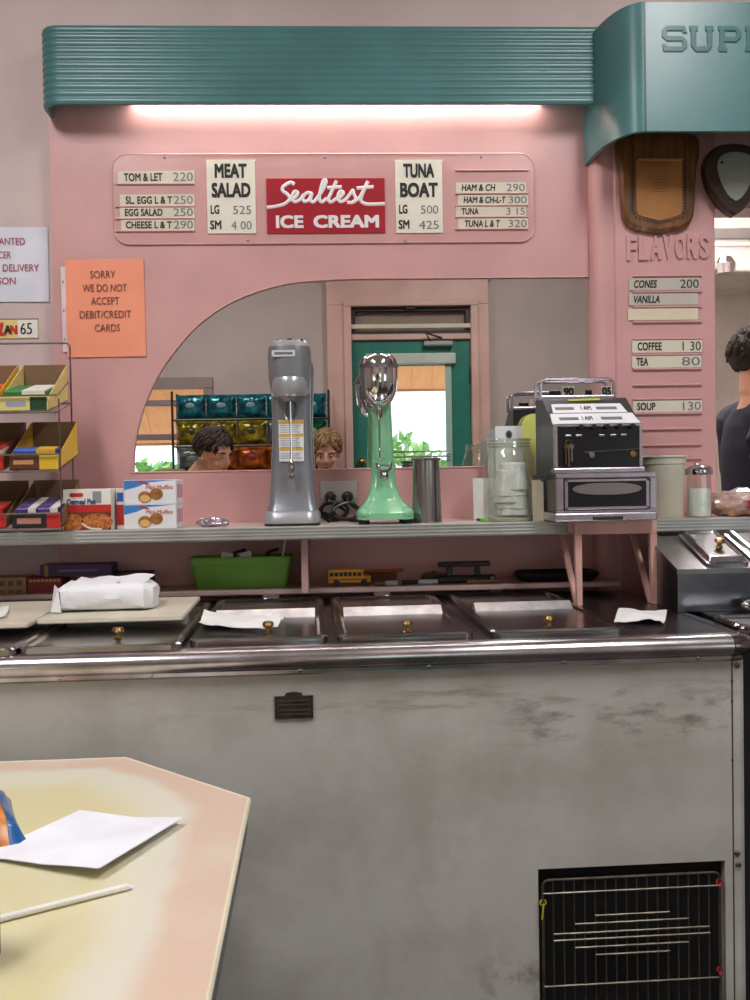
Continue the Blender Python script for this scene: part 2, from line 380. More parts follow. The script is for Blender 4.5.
# door
dr = thing('door_1', 'teal glazed shop door', 'door', ((DX0+DX1)/2, YF, 0)); dr['kind'] = 'structure'
del dr['category']; del tr['category']
GX0, GZ1 = pm_(392, 366); GX1, _ = pm_(449, 366); GX0 = pm_(388, 366)[0]; GX0 = DX0+(DX1-GX1); GZ0 = 0.9
dm = MB(); y0, y1 = YF-0.035, YF+0.012
dm.box(DX0+0.004, GX0, y0, y1, 0.01, DZT-0.004, 0.003, 1); dm.box(GX1, DX1-0.004, y0, y1, 0.01, DZT-0.004, 0.003, 1)
dm.box(GX0, GX1, y0, y1, GZ1, DZT-0.004); dm.box(GX0, GX1, y0, y1, 0.01, GZ0)
sub('door_leaf', dm, mat('teal_door_paint', (38, 122, 106), 0.35, var=0.05), dr)
sub('pane', MB().box(GX0, GX1, YF-0.012, YF-0.008, GZ0, GZ1), pane, dr)
sub('glazing_bead', MB().box(GX0-0.012, GX0+0.012, y1, y1+0.012, GZ0, GZ1).box(GX1-0.03, GX1+0.012, y1, y1+0.012, GZ0, GZ1), mat('mint_bead', (165, 195, 180), 0.5), dr)
bz0, bz1 = pm_(420, 365)[1], pm_(420, 354)[1]
sub('roller_blind', MB().box(pm_(365, 360)[0], pm_(455, 360)[0], YF+0.012, YF+0.06, bz0+0.0, bz1, 0.01), mat('pale_green_blind', (196, 205, 190), 0.6), dr)
cl = sub('door_closer', MB().box(pm_(423, 345)[0], pm_(452, 345)[0], YF+0.012, YF+0.07, pm_(440, 347)[1], pm_(440, 342)[1], 0.008), mat('closer_grey', (160, 165, 158), 0.4, 0.3), dr)
obj('closer_arm', MB().tube([Vector((pm_(430, 343)[0], YF+0.06, pm_(430, 343)[1])), Vector((pm_(424, 334)[0], YF+0.1, pm_(424, 335)[1])), Vector((pm_(441, 339)[0], YF+0.05, pm_(441, 339)[1]))], 0.008, 6), mat('dark_iron', (48, 44, 44), 0.5), cl, True)
sub('push_bar', MB().tube([Vector((GX0, YF+0.05, pm_(400, 452)[1])), Vector((GX1, YF+0.05, pm_(400, 452)[1]))], 0.006, 6).tube([Vector((GX0, YF+0.05, pm_(400, 457)[1])), Vector((GX1, YF+0.05, pm_(400, 457)[1]))], 0.006, 6), chrome, dr)
sub('door_knob', MB().ell((DX0+0.06, YF+0.05, pm_(360, 462)[1]), (0.028, 0.028, 0.028)).lathe([(0.012, 0.0), (0.012, 0.05)], (DX0+0.06, YF+0.005, pm_(360, 462)[1]), 10, 'y'), brass, dr)
for hz in (0.3, pm_(470, 375)[1]): sub('hinge', MB().box(DX1-0.012, DX1+0.012, YF+0.012, YF+0.03, hz-0.05, hz+0.05), mat('dark_iron', (48, 44, 44), 0.5), dr)
# windows
def window(name, x0, x1):
    w = thing(name, 'shop window with horizontal bars', None, ((x0+x1)/2, YF, WZ0)); w['kind'] = 'structure'; del w['label']
    fm = MB(); g = mat('window_frame_paint', (158, 140, 134), 0.5)
    fm.box(x0-0.06, x1+0.06, YF-0.04, YF+0.03, WZ1-0.005, WZ1+0.07); fm.box(x0-0.06, x1+0.06, YF-0.04, YF+0.06, WZ0-0.06, WZ0)
    for a in (x0-0.06, x1): fm.box(a, a+0.06, YF-0.04, YF+0.03, WZ0, WZ1)
    sub('window_frame', fm, g, w)
    for y in (403, 437, 410):
        zz = PM(170, y, YF).z
        if y == 410: zz = WZ0+0.1
        sub('window_bar', MB().box(x0, x1, YF-0.03, YF+0.01, zz-0.02, zz+0.02, 0.003, 1), g, w)
    sub('pane', MB().box(x0, x1, YF-0.02, YF-0.016, WZ0, WZ1), pane, w)
window('window_1', WX0, WX1); window('window_2', RX0, RX1)
# awning and garden outside
aw = thing('awning', 'tan canvas awning outside the teal door', 'awning', (0, -1.5, 1.9))
wood = mat('sunlit_tan_boards', (225, 175, 130), 0.7, var=0.1, vscale=5)
can = bpy.data.materials.new('tan_canvas'); can.use_nodes = True; N = can.node_tree.nodes; Kk = can.node_tree.links
for nd in list(N): N.remove(nd)
ou = N.new('ShaderNodeOutputMaterial'); d1 = N.new('ShaderNodeBsdfDiffuse'); t1 = N.new('ShaderNodeBsdfTranslucent'); m1 = N.new('ShaderNodeMixShader')
wv = N.new('ShaderNodeTexNoise'); wv.inputs['Scale'].default_value = 6; cr_ = N.new('ShaderNodeValToRGB'); cr_.color_ramp.elements[0].color = L((222, 176, 140)); cr_.color_ramp.elements[1].color = L((240, 208, 178))
Kk.new(wv.outputs['Fac'], cr_.inputs[0]); Kk.new(cr_.outputs[0], d1.inputs[0]); Kk.new(cr_.outputs[0], t1.inputs[0]); m1.inputs[0].default_value = 0.5
Kk.new(d1.outputs[0], m1.inputs[1]); Kk.new(t1.outputs[0], m1.inputs[2]); Kk.new(m1.outputs[0], ou.inputs[0])
def awning(x0, x1, zt, yo, zo, par, n):
    dy, dz = yo-(YF-0.07), zo-zt; ln = math.hypot(dy, dz); ang = math.atan2(dz, dy); first = None
    for i in range(n):
        w_ = (x1-x0)/n
        if first is None:
            b = MB(); b.add([Vector((sx*(w_/2-0.0004), t*dy, t*dz+h)) for h in (0, 0.008) for sx in (-1, 1) for t in (0, 1)], [(0, 1, 3, 2), (4, 6, 7, 5), (0, 4, 5, 1), (2, 3, 7, 6), (0, 2, 6, 4), (1, 5, 7, 3)])
            o = first = obj('canvas_strip', b, can, par)
        else: o = link_copy(first, par)
        o.location = Vector((x0+w_*(i+0.5), YF-0.07, zt))-Vector(par.location)
    sub('front_rail', MB().tube([Vector((x0, yo, zo)), Vector((x1, yo, zo))], 0.012, 8), wood, par)
awning(DX0-0.3, DX1+0.3, DZT+0.3, -2.0, PM(420, 390, -2.0).z, aw, 9)
aw2 = thing('awning', 'low tan canvas awning outside the barred window', 'awning', ((WX0+WX1)/2, -1.4, 1.6))
awning(WX0-0.1, WX1+0.1, WZ1+0.1, -1.75, PM(170, 444, -1.75).z, aw2, 10)
struct('pavement', MB().box(-8, 8, -9, -1.06, -0.2, -0.1), mat('pale_pavement', (190, 186, 178), 0.8))
grn = mat('sunlit_leaves', (170, 205, 140), 0.7, var=0.3, vscale=14, rgb2=(110, 160, 90))
for i, (x, y, s) in enumerate(((-1.9, -5.0, 0.95), (0.6, -6.4, 1.15), (3.2, -6.2, 1.0))):
    t = thing('garden_bush', ('broad green bush outside the slatted window', 'low green bush outside the teal door', 'green bush outside, seen by the hinge side of the door')[i], 'bush', (x, y, -0.1), group='bushes outside')
    fo = MB(); rnd = random.Random(i)
    for k in range(900):
        th, ph = rnd.uniform(0, 2*math.pi), math.acos(rnd.uniform(-0.3, 1)); r = s*rnd.uniform(0.75, 1.0)
        c = Vector((r*math.sin(ph)*math.cos(th), r*math.sin(ph)*math.sin(th), 0.75*s+r*math.cos(ph)*0.9)); u = Vector((rnd.gauss(0, 1), rnd.gauss(0, 1), rnd.gauss(0, 1))).normalized(); v = u.orthogonal().normalized()*0.05; u = u*0.1
        fo.add([c-u, c-v, c+u, c+v], [(0, 1, 2, 3)])
    fo_ = obj('foliage', fo, grn, t); fo_['kind'] = 'stuff'
    obj('stem', MB().tube([(0, 0, 0), (0.02, 0, 0.5*s), (0, 0.03, 1.2*s)], [0.05, 0.04, 0.01], 8), mat('bark', (90, 70, 50), 0.9), t)
# ceiling lamps
lampmat = mat('lamp_diffuser', (250, 248, 240), 0.5, emit=((255, 248, 236), 2.0))
for i, (lx, ly) in enumerate(LAMPS):
    t = thing('ceiling_lamp', ('fluorescent ceiling lamp over the left half of the shop', 'fluorescent ceiling lamp over the right half of the shop')[i], 'lamp', (lx, ly, CEIL-0.12), group='ceiling lamps')
    obj('housing', MB().box(-0.17, 0.17, -0.65, 0.65, 0.03, 0.12, 0.01), white, t); obj('diffuser', MB().box(-0.15, 0.15, -0.62, 0.62, 0.0, 0.03, 0.008), lampmat, t)
t = thing('kitchen_fill_lamp', 'added fill lamp on the kitchen ceiling, out of view', 'lamp', (1.6, 3.9, 2.91))  # fixture added to go with the kitchen fill light
obj('housing', MB().box(-0.18, 0.18, -0.6, 0.6, 0.03, CEIL-2.91, 0.01), white, t); obj('diffuser', MB().box(-0.16, 0.16, -0.57, 0.57, 0.0, 0.03, 0.008), lampmat, t)
# ================================================================== teal cornice and sign box
CZ1, CZ0 = P(300, 26, 2.60).z, P(300, 104, 2.60).z
CXL = P(41, 70, 2.62).x; YC = 2.60; RC = 0.05
def plan(off):                                   # plan path of the cornice face, off = outward
    pts = [(CXL-off, YB-0.002)]
    pts.append((CXL-off, YC+RC))
    for i in range(1, 7):
        a = math.pi+math.pi/2*i/6; pts.append((CXL+RC+(RC+off)*math.cos(a), YC+RC+(RC+off)*math.sin(a)))
    for k in range(1, 4): pts.append((CXL+RC+(XPI+0.06-CXL-RC)*k/3, YC-off))
    return pts
co = thing('cornice', 'long teal ribbed cornice above the menu board', 'cornice', ((CXL+XPI)/2, YB, CZ0))
NR = 11; prof = []
for i in range(NR):
    for k in range(6):
        t_ = k/6; prof.append((CZ1-(CZ1-CZ0)*(i+t_)/NR, 0.003*math.sin(math.pi*t_)**0.8))
prof.append((CZ0, 0.0))
rg = MB(); rows = []
for (z, off) in prof: rows.append([Vector((a, b, z)) for a, b in plan(off)])
nb = len(rows[0]); vs = [v for r in rows for v in r]
fs = [(i*nb+k, i*nb+k+1, (i+1)*nb+k+1, (i+1)*nb+k) for i in range(len(rows)-1) for k in range(nb-1)]
rg.add(vs, [f[::-1] for f in fs], True)
inn = [[Vector((a, b, z)) for a, b in plan(-0.008)] for z in (CZ1, CZ0)]
rg.add(inn[0]+inn[1], [(k, k+1, nb+k+1, nb+k) for k in range(nb-1)])
o_ = [Vector((a, b, CZ0)) for a, b in plan(0)]
rg.add(inn[1]+o_, [(k, k+1, nb+k+1, nb+k) for k in range(nb-1)])
sub('ribbed_face', rg, teal, co).data.set_sharp_from_angle(angle=math.radians(60))
tp = plan(0.0); sub('top_board', MB().prism(tp+[(XPI+0.06, YB-0.002)], Fr((0, 0, CZ1), X_, Y_), -0.012, 0.0), teal, co)
tz = CZ0+0.06
tb = thing('fluorescent_tube', 'fluorescent tube hidden behind the ribbed teal cornice', 'lamp', (-0.1, 2.665, tz))
tx0, tx1 = P(125, 90, 2.66).x, P(545, 90, 2.66).x
tubeM = mat('tube_glow', (255, 244, 232), 0.5, emit=((255, 240, 232), 30.0))
sub('glass_tube', MB().lathe([(0.013, tx0), (0.013, tx1)], (0, 2.668, tz), 12, 'x'), tubeM, tb)
for x in (tx0, tx1): sub('socket', MB().box(x-0.01, x+0.01, 2.645, 2.70, tz-0.02, tz+0.02), white, tb)
sub('batten', MB().box(tx0, tx1, 2.688, 2.70, tz-0.012, tz+0.045), white, tb)
# sign box on the right with the engraved name
YS = 2.43; SXL = P(588, 140, 2.66).x; RS = 0.2; RX = P(645, 60, 2.43).x-SXL; SZ1 = P(700, 2, YS).z; SZ0 = P(700, 131, YS).z
def splan(inset=0.0):
    pts = [(SXL+inset, YW if False else YB-0.003), (SXL+inset, YS+RS)]
    for i in range(1, 11):
        a = math.pi+math.pi/2*i/10; pts.append((SXL+RX+(RX-inset)*math.cos(a), YS+RS+(RS-inset)*math.sin(a)))
    pts.append((2.35, YS+inset)); return pts
sg = thing('sign_box', 'teal rounded sign box with raised capital lettering', 'sign', (1.4, YB, SZ0))
a_, b2 = splan(0), splan(0.012); ns = len(a_); sm = MB()
V = [Vector((x, y, SZ1)) for x, y in a_]+[Vector((x, y, SZ0)) for x, y in a_]+[Vector((x, y, SZ0)) for x, y in b2]+[Vector((x, y, SZ1)) for x, y in b2]
F = []
for k in range(ns-1):
    for r in range(3): F.append((r*ns+k, (r+1)*ns+k, (r+1)*ns+k+1, r*ns+k+1))
sm.add(V, F, True)
sub('face', sm, teal, sg).data.set_sharp_from_angle(angle=math.radians(40))
sub('top_board', MB().prism(b2+[(2.35, YB-0.003)], Fr((0, 0, SZ1), X_, Y_), -0.02, 0.0), teal, sg)
sx_ = SXL+RX; sub('seam', MB().box(sx_-0.002, sx_+0.002, YS-0.0015, YS+0.002, SZ0, SZ1), mat('dark_teal', (30, 80, 76), 0.4), sg)
fs_ = Fr((0, YS, 0)); tealshadow = mat('teal_letter_shadow', (40, 92, 92), 0.4)
lw = 0.061; lx = P(664, 40, YS).x; lz0, lz1 = P(700, 51.5, YS).z, P(700, 26, YS).z
def slab(ch):
    S = {'S': [[(1, .78), (1, 1), (.12, 1), (0, .88), (0, .62), (.12, .5), (.88, .5), (1, .38), (1, .12), (.88, 0), (0, 0), (0, .22)]],
         'U': [[(-.08, 1), (.3, 1)], [(.7, 1), (1.08, 1)], [(.1, 1), (.1, .15), (.22, 0), (.78, 0), (.9, .15), (.9, 1)]],
         'P': [[(.0, 0), (.4, 0)], [(.18, 0), (.18, 1)], [(0, 1), (.85, 1), (1, .88), (1, .6), (.85, .46), (.18, .46)]],
         'R': [[(.0, 0), (.4, 0)], [(.18, 0), (.18, 1)], [(0, 1), (.85, 1), (1, .88), (1, .62), (.85, .48), (.18, .48)], [(.55, .48), (.95, 0), (1.08, 0)]],
         'E': [[(0, 1), (1, 1), (1, .8)], [(.18, 1), (.18, 0)], [(0, 0), (1, 0), (1, .2)], [(.18, .5), (.75, .5)]],
         'M': [[(-.05, 0), (.3, 0)], [(.12, 0), (.12, 1), (.5, .35), (.88, 1), (.88, 0)], [(.7, 0), (1.05, 0)]]}
    return S[ch]
for i, ch in enumerate('SUPREME'):
    g = MB(); g2 = MB(); x0 = lx+i*(lw+0.0095)
    for j_, st in enumerate(slab(ch)):
        pts = [(x0+a*lw*0.86, lz0+0.006+b*(lz1-lz0-0.012)) for a, b in st]
        g2.ribbon([(a+0.0022, b-0.0026) for a, b in pts], fs_, 0.0115, -0.001, 0.0012+.0003*j_); g.ribbon(pts, fs_, 0.0115, -0.001, 0.0028+.0003*j_)  # darker offset copy paints a drop shadow behind each letter
    l_ = sub('letter', g, teal, sg); obj('letter_drop_shadow', g2, tealshadow, l_, True)
# ================================================================== back shelf
YL = 2.42
XSL, XSR = -1.75, 2.3
sh = thing('back_shelf', 'long wall shelf with aluminium edging above the freezer', 'shelf', (0, 2.56, ZS-0.03))
sub('board', MB().box(XSL, XSR, YL+0.008, YW, ZS-0.028, ZS), mat('shelf_laminate', (205, 185, 175), 0.35, var=0.05), sh)
lp = MB(); lp.box(XSL, XSR, YL, YL+0.012, ZS-0.034, ZS+0.001, 0.002, 1)
for k in range(4): lp.box(XSL, XSR, YL-0.0025, YL+0.004, ZS-0.0305+k*0.0085, ZS-0.0265+k*0.0085, 0.001, 1)
sub('edging', lp, alu, sh)
xd = P(305, 565, 2.5).x
sub('divider', MB().box(xd-0.009, xd+0.009, 2.47, YW, 0.95, ZS-0.028, 0.002), mat('mauve_paint', (176, 140, 138), 0.5), sh)
xd2 = P(470+25, 565, 2.5).x+0.2
ZLED = P(400, 588, 2.5).z
struct('trim_4', MB().box(XSL, P(622, 570, 2.52).x, 2.535, YW, ZLED-0.014, ZLED, 0.003), mat('mauve_ledge', (186, 158, 152), 0.4, var=0.08))
# ================================================================== menu board and signs on the pink wall
def wpt(px, py, Y=YW):
    p = P(px, py, Y); return p.x, p.z
def pxw(px0, px1, py, Y=YW): return abs(P(px1, py, Y).x-P(px0, py, Y).x)
def pxh(py0, py1, px, Y=YW): return abs(P(px, py0, Y).z-P(px, py1, Y).z)
fw_ = Fr((0, YW, 0))
mx0, mz1 = wpt(113, 156); mx1, _ = wpt(533, 155); mz0 = wpt(320, 243.5)[1]; mz1 = wpt(320, 154.5)[1]
mbd = thing('menu_board', 'wide pink acrylic menu board with rounded corners under the cornice', 'sign board', ((mx0+mx1)/2, YW, mz0))
acr = mat('pink_acrylic', (214, 164, 161), 0.22, var=0.02)
sub('panel', MB().prism(rrect(mx1-mx0, mz1-mz0, 0.04, 6, (mx0+mx1)/2, (mz0+mz1)/2), fw_, 0, 0.005), acr, mbd)
ed = [(fw_.pt(a, b, 0.005)) for a, b in rrect(mx1-mx0, mz1-mz0, 0.04, 6, (mx0+mx1)/2, (mz0+mz1)/2)]
sub('rim', MB().tube(ed, 0.0018, 5, True), mat('acrylic_edge', (222, 176, 170), 0.2), mbd)
for (sx, sy) in ((165, 158), (325, 158), (481, 158), (248, 241), (405, 241)):
    a, b = wpt(sx, sy); sub('screw', MB().lathe([(0.004, 0), (0.004, -0.002), (0.002, -0.003), (0.0, -0.003)], (a, YW-0.005, b), 10, 'y'), steel, mbd)
railm = mat('acrylic_rail', (220, 174, 168), 0.25)
for (x0, x1, ys) in ((116, 195, (184.5, 207, 219, 231.5)), (455, 528, (171, 194, 206, 217.5, 229.5))):
    for y in ys:
        a, b = wpt((x0+x1)/2, y); w_ = pxw(x0, x1, y); sub('strip_rail', MB().box(a-w_/2, a+w_/2, YW-0.011, YW-0.004, b-0.0025, b+0.0015, 0.001, 1), railm, mbd)
def strip(px0, px1, py0, py1, name, price, label, Y=YW-0.0065, tilt=0.0, group='price strips on the pink board', body=cream, nx=None, ital=0.0, pr=pencil, nfrac=None, off=0.02):
    cx, cz = wpt((px0+px1)/2, (py0+py1)/2, Y); w_ = pxw(px0, px1, py0, Y); h_ = pxh(py0, py1, px0, Y)
    s = thing('price_strip', label, 'price strip', (cx, Y, cz-h_/2), group=group)
    fr = Fr((0, 0, h_/2), (math.cos(tilt), 0, math.sin(tilt)), (-math.sin(tilt), 0, math.cos(tilt)))
    obj('card', MB().prism([(-w_/2, -h_/2), (w_/2, -h_/2), (w_/2, h_/2), (-w_/2, h_/2)], fr, 0, 0.001), body, s)
    if name:
        tw = nfrac*w_; text('name_lettering', name, fr, -w_/2+w_*off+tw/2, 0.0, tw, h_*0.62, ink, s, False, bold=0.03, shear=ital, d0=0.0013)
    if price: text('price_lettering', price, fr, w_/2-w_*0.15, 0.0, w_*0.26, h_*0.72, pr, s, False, bold=0.004, d0=0.0013)
    return s
strip(118, 194.5, 171, 183.5, 'TOM & LET', '220', 'price strip reading TOM & LET 220, alone above the left three', tilt=0.006, nfrac=.5, off=.08)
strip(120, 194.5, 194.5, 206, 'SL. EGG L & T', '250', 'price strip reading SL. EGG L & T 250', nfrac=.62, off=.08)
strip(120, 194.5, 207, 218, 'EGG SALAD', '250', 'price strip reading EGG SALAD 250', nfrac=.5, off=.07)
strip(121, 194.5, 219.5, 230.5, 'CHEESE L & T', '290', 'price strip reading CHEESE L & T 290, lowest on the left', nfrac=.62, off=.07)
strip(456, 526, 182.5, 193, 'HAM & CH', '290', 'price strip reading HAM & CH 290', nfrac=.48, off=.08, ital=.15)
strip(458, 528, 195, 205, 'HAM & CH-L-T', '300', 'price strip reading HAM & CH-L-T 300', nfrac=.6, off=.08, ital=.15)
strip(456, 526, 206.5, 216.5, 'TUNA', '3 15', 'price strip reading TUNA 3 15', nfrac=.24, off=.08)
strip(458, 528, 218.5, 229, 'TUNA L & T', '320', 'price strip reading TUNA L & T 320, lowest on the right', nfrac=.5, off=.1, ital=.15)
G2 = 'strips on the pilaster rails'; YQ = YP-0.003
greyc = mat('grey_card', (198, 190, 178), 0.7)
strip(629, 700, 278, 290, 'CONES', '200', 'grey strip reading CONES 200 on the pilaster', YQ, group=G2, body=greyc, nfrac=.32, off=.07, ital=.2, pr=ink)
strip(629, 698, 293.5, 305, 'VANILLA', None, 'grey strip reading VANILLA on the pilaster', YQ, group=G2, body=greyc, nfrac=.37, off=.07, ital=.2)
strip(628, 698, 308.5, 320, None, None, 'blank cream strip under the VANILLA strip', YQ, group=G2, body=mat('ivory_card', (228, 214, 188), .6))
strip(632, 702, 340, 352.5, 'COFFEE', '1 30', 'white strip reading COFFEE 1 30 on the pilaster', YQ, group=G2, nfrac=.34, off=.08, pr=ink)
strip(632, 701, 355.5, 367.5, 'TEA', '80', 'cream strip reading TEA 80 on the pilaster', YQ, group=G2, nfrac=.17, off=.06, pr=pencil)
strip(633, 702, 400.5, 412, 'SOUP', '130', 'cream strip reading SOUP 130 on the pilaster', YQ, group=G2, nfrac=.26, off=.06)
def bigsign(px0, px1, py0, py1, l1, l2, p1, p2, label):
    Y = YW-0.008; cx, cz = wpt((px0+px1)/2, (py0+py1)/2, Y); w_ = pxw(px0, px1, py0, Y); h_ = pxh(py0, py1, px0, Y)
    s = thing('sandwich_sign', label, 'sign', (cx, Y, cz-h_/2), group='cream sandwich signs'); fr = Fr((0, 0, h_/2))
    obj('card', MB().prism([(-w_/2, -h_/2), (w_/2, -h_/2), (w_/2, h_/2-0.004), (w_/2+.003, h_/2), (-w_/2-.003, h_/2), (-w_/2, h_/2-.004)], fr, -0.003, 0.001), mat('sign_card', (236, 230, 214), .6), s)
    k = h_/74.0
    for (b, y, x, ww, hh, bo, mt_) in ((l1, 11, 0, .64, 13, .05, ink), (l2, 30.5, 0, .78, 13.5, .05, ink), ('LG', 50, -.34, .17, 8.5, .035, ink), ('SM', 65.5, -.33, .22, 8.5, .035, ink), (p1, 50.5, .22, .37, 8.5, .004, pencil), (p2, 66, .2, .42, 8.5, .004, pencil)):
        text('lettering', b, fr, x*w_, h_/2-y*k, ww*w_, hh*k, mt_, s, False, bold=bo, d0=0.0013)
bigsign(207, 255.5, 160, 233.5, 'MEAT', 'SALAD', '525', '4 00', 'cream sign reading MEAT SALAD LG 525 SM 4 00')
bigsign(395.5, 442.5, 160, 233, 'TUNA', 'BOAT', '500', '425', 'cream sign reading TUNA BOAT LG 500 SM 425')
# red ice cream sign with script
Y = YW-0.006; cx, cz = wpt(326, 206, Y); w_ = pxw(267, 385, 200, Y); h_ = pxh(179, 233.5, 326, Y)
isg = thing('ice_cream_sign', 'red sign reading Sealtest ICE CREAM in white lettering', 'sign', (cx, Y, cz-h_/2)); fr = Fr((0, 0, h_/2))
obj('plate', MB().prism([(-w_/2, -h_/2), (w_/2, -h_/2), (w_/2, h_/2), (-w_/2, h_/2)], fr, -0.001, 0.004), red, isg)
wl = mat('white_sign_paint', (238, 234, 236), .4)
K = w_/118.0
def sp(pts): return [((x-59)*K, h_/2-y*K) for x, y in pts]
strokes = [
 [(28, 6), (24, 4), (17, 8), (16, 12), (21, 16), (23, 20), (18, 25), (9, 27.5), (0, 28.5)],     # S
 [(22, 22), (28, 19), (31, 14.5), (28, 13), (25.5, 18), (27.5, 23), (33, 21), (37, 16)],      # e
 [(45, 15), (40, 14.5), (36, 19), (37.5, 23), (42, 21), (45.5, 14.5), (43.5, 21), (46.5, 23.5), (51, 19)],  # a
 [(50, 20), (57, 10), (59.5, 3), (57, 2), (54, 11), (52.5, 20), (55, 23.5), (60, 19.5)],        # l
 [(70, 2.5), (64, 15), (61.5, 21), (64, 23.5), (69, 20.5)],                                    # t
 [(60.5, 9.5), (75, 8.5)],
 [(68, 21), (73, 19), (76.5, 14.5), (73.5, 13), (71, 18), (73, 23), (78, 21.5), (84, 15)],         # e
 [(83, 16), (86, 12), (87, 15.5), (89, 20.5), (86, 24), (80, 24)],                           # s
 [(86, 23.5), (92, 20), (97, 12), (101.5, 3)],
 [(101.5, 3), (95.5, 16), (94, 22), (97, 25), (103, 26), (118, 25.5)],                     # t
 [(90, 10), (107, 8.5)]]
sc = MB()
for st in strokes: sc.tube([fr.pt(a_, b_, .004) for a_, b_ in spl2(sp(st), 5)], 1.75*K, 8)
for v in sc.v: v.y = -.004+(v.y+.004)*.4
obj('script_lettering', sc, wl, isg)
text('capital_lettering', 'ICE', fr, -36.5*K, h_/2-43*K, 26*K, 11.5*K, wl, isg, False, bold=.05, d0=.0045); text('capital_lettering', 'CREAM', fr, 20*K, h_/2-43*K, 64*K, 11.5*K, wl, isg, False, bold=.05, d0=.0045)
# ------------------------------------------------------------------ notices
def paperfr(px0, px1, py0, py1, Y, tilt=0.0):
    cx, cz = wpt((px0+px1)/2, (py0+py1)/2, Y); w_ = pxw(px0, px1, py0, Y); h_ = pxh(py0, py1, px0, Y)
    return cx, cz, w_, h_, Fr((0, 0, h_/2), (math.cos(tilt), 0, math.sin(tilt)), (-math.sin(tilt), 0, math.cos(tilt)))
cx, cz, w_, h_, fr = paperfr(66, 145, 259, 357, YW-0.004, 0.004)
nt_ = thing('card_notice', 'orange paper notice in a plastic sleeve about debit and credit cards', 'notice', (cx, YW-0.004, cz-h_/2))
def sheet(w, h, fr, mat_, par, name, amp=0.002, d=0.0, n=8):
    mb = MB(); vs = [fr.pt(-w/2+w*i/n, -h/2+h*j/n, d+amp*math.sin(i*1.1+0.6*j)*(0.3+abs(i-n/2)/n)) for j in range(n+1) for i in range(n+1)]
    k = len(vs); bk = [v-fr.n*0.0006 for v in vs]; F = []
    for j in range(n):
        for i in range(n):
            a = j*(n+1)+i; F.append((a, a+1, a+n+2, a+n+1)); F.append((k+a, k+a+n+1, k+a+n+2, k+a+1))
    mb.add(vs+bk, F, True); return obj(name, mb, mat_, par)
orng = mat('orange_paper', (250, 158, 126), .35, var=.02, spec=.5)
sheet(w_, h_, fr, orng, nt_, 'paper', 0.0015)
obj('sleeve_strip', MB().prism([(-w_/2-0.012, -h_/2+0.015), (-w_/2+0.001, -h_/2+0.015), (-w_/2+.001, h_/2-.02), (-w_/2-.012, h_/2-.02)], fr, 0, .0006), mat('sleeve_plastic', (226, 214, 216), .25), nt_)
for k in range(3): obj('punch_hole', MB().prism(rrect(.005, .008, .002, 3, -w_/2-.006, -h_/2+.05+k*.08), fr, .0005, .0009), mat('hole_grey', (165, 140, 140), .6), nt_)
dkbr = mat('brown_ink', (120, 66, 56), .6); s_ = h_/98
for (b, y, x, ww) in (('SORRY', 15.5, -.02, 25), ('WE DO NOT', 29, 0, 44), ('ACCEPT', 42, .0, 28), ('DEBIT/CREDIT', 55.5, 0, 51), ('CARDS', 69, .02, 25)):
    text('lettering', b, fr, x*w_, h_/2-y*s_, ww*s_, 7.4*s_, dkbr, nt_, False, bold=.004, d0=.0022)
cx, cz, w_, h_, fr = paperfr(-40, 48.5, 227, 302, YB-0.004, -0.006)
nt2 = thing('delivery_notice', 'white paper notice with purple-red capitals on the pale wall', 'notice', (cx, YB-.004, cz-h_/2))
sheet(w_, h_, fr, mat('cool_white_paper', (226, 228, 240), .5), nt2, 'paper', .001)
mag = mat('magenta_ink', (170, 60, 90), .6); s_ = h_/75
for (b, y, xr, ww) in (('WANTED', 14.5, 25, 34), ('GROCER', 28, 11, 28), ('Y DELIVERY', 41, 38.5, 44), ('PERSON', 54, 15, 32)):
    xr = (xr+40)*s_-w_/2; text('lettering', b, fr, xr-ww*s_/2, h_/2-y*s_, ww*s_, 7*s_, mag, nt2, False, bold=.01, d0=.0016)
# ------------------------------------------------------------------ plaques
YPL = YP-0.022
def plq(u, v, Y=YPL): return wpt(610+u/5.357, 120+v/5.357, Y)
half = [(265, 605), (200, 592), (140, 585), (98, 560), (75, 515), (66, 440), (60, 330), (52, 240), (38, 190), (34, 140), (38, 95), (60, 78), (110, 66), (180, 60), (265, 58)]
outl = [plq(*p) for p in half]
cxp = outl[0][0]; full = outl+[(2*cxp-a, b) for a, b in outl[-2:0:-1]]
wq = thing('shield_plaque', 'brown wooden shield plaque with copper plate below the sign box', 'plaque', (cxp, YP, outl[0][1]))
frp = Fr((0, YP, 0)); walnut = mat('walnut', (120, 78, 40), .35, var=.25, vscale=10, stretch=(6, 1, 1), coat=.3)
def inset(poly, c, k): return [(c[0]+(a-c[0])*k, c[1]+(b-c[1])*k) for a, b in poly]
cc = (cxp, sum(b for a, b in full)/len(full))
r1 = [frp.pt(a, b, .0005) for a, b in full]; r2 = [frp.pt(a, b, .013) for a, b in full]; r3 = [frp.pt(a, b, .022) for a, b in inset(full, cc, .93)]
pq = MB(); pq.loft([r1, r2, r3] if True else []); 
sub('board', pq, walnut, wq)
inn = [plq(*p) for p in ((265, 540), (200, 525), (150, 508), (140, 480), (138, 215), (265, 212))]
inn = inn+[(2*cxp-a, b) for a, b in inn[-2:0:-1]]
copper = mat('copper_plate', (196, 140, 84), .3, .5, var=.12, vscale=8)
plt = sub('plate', MB().prism(inn, frp, .021, .0245), copper, wq)
dk = mat('stud_dark', (44, 28, 18), .5)
bd = [plq(*p) for p in ((265, 552), (200, 538), (140, 522), (122, 480), (120, 120))]; bd = [(2*cxp-a, b) for a, b in bd[::-1]]+bd[1:]
dense = []; 
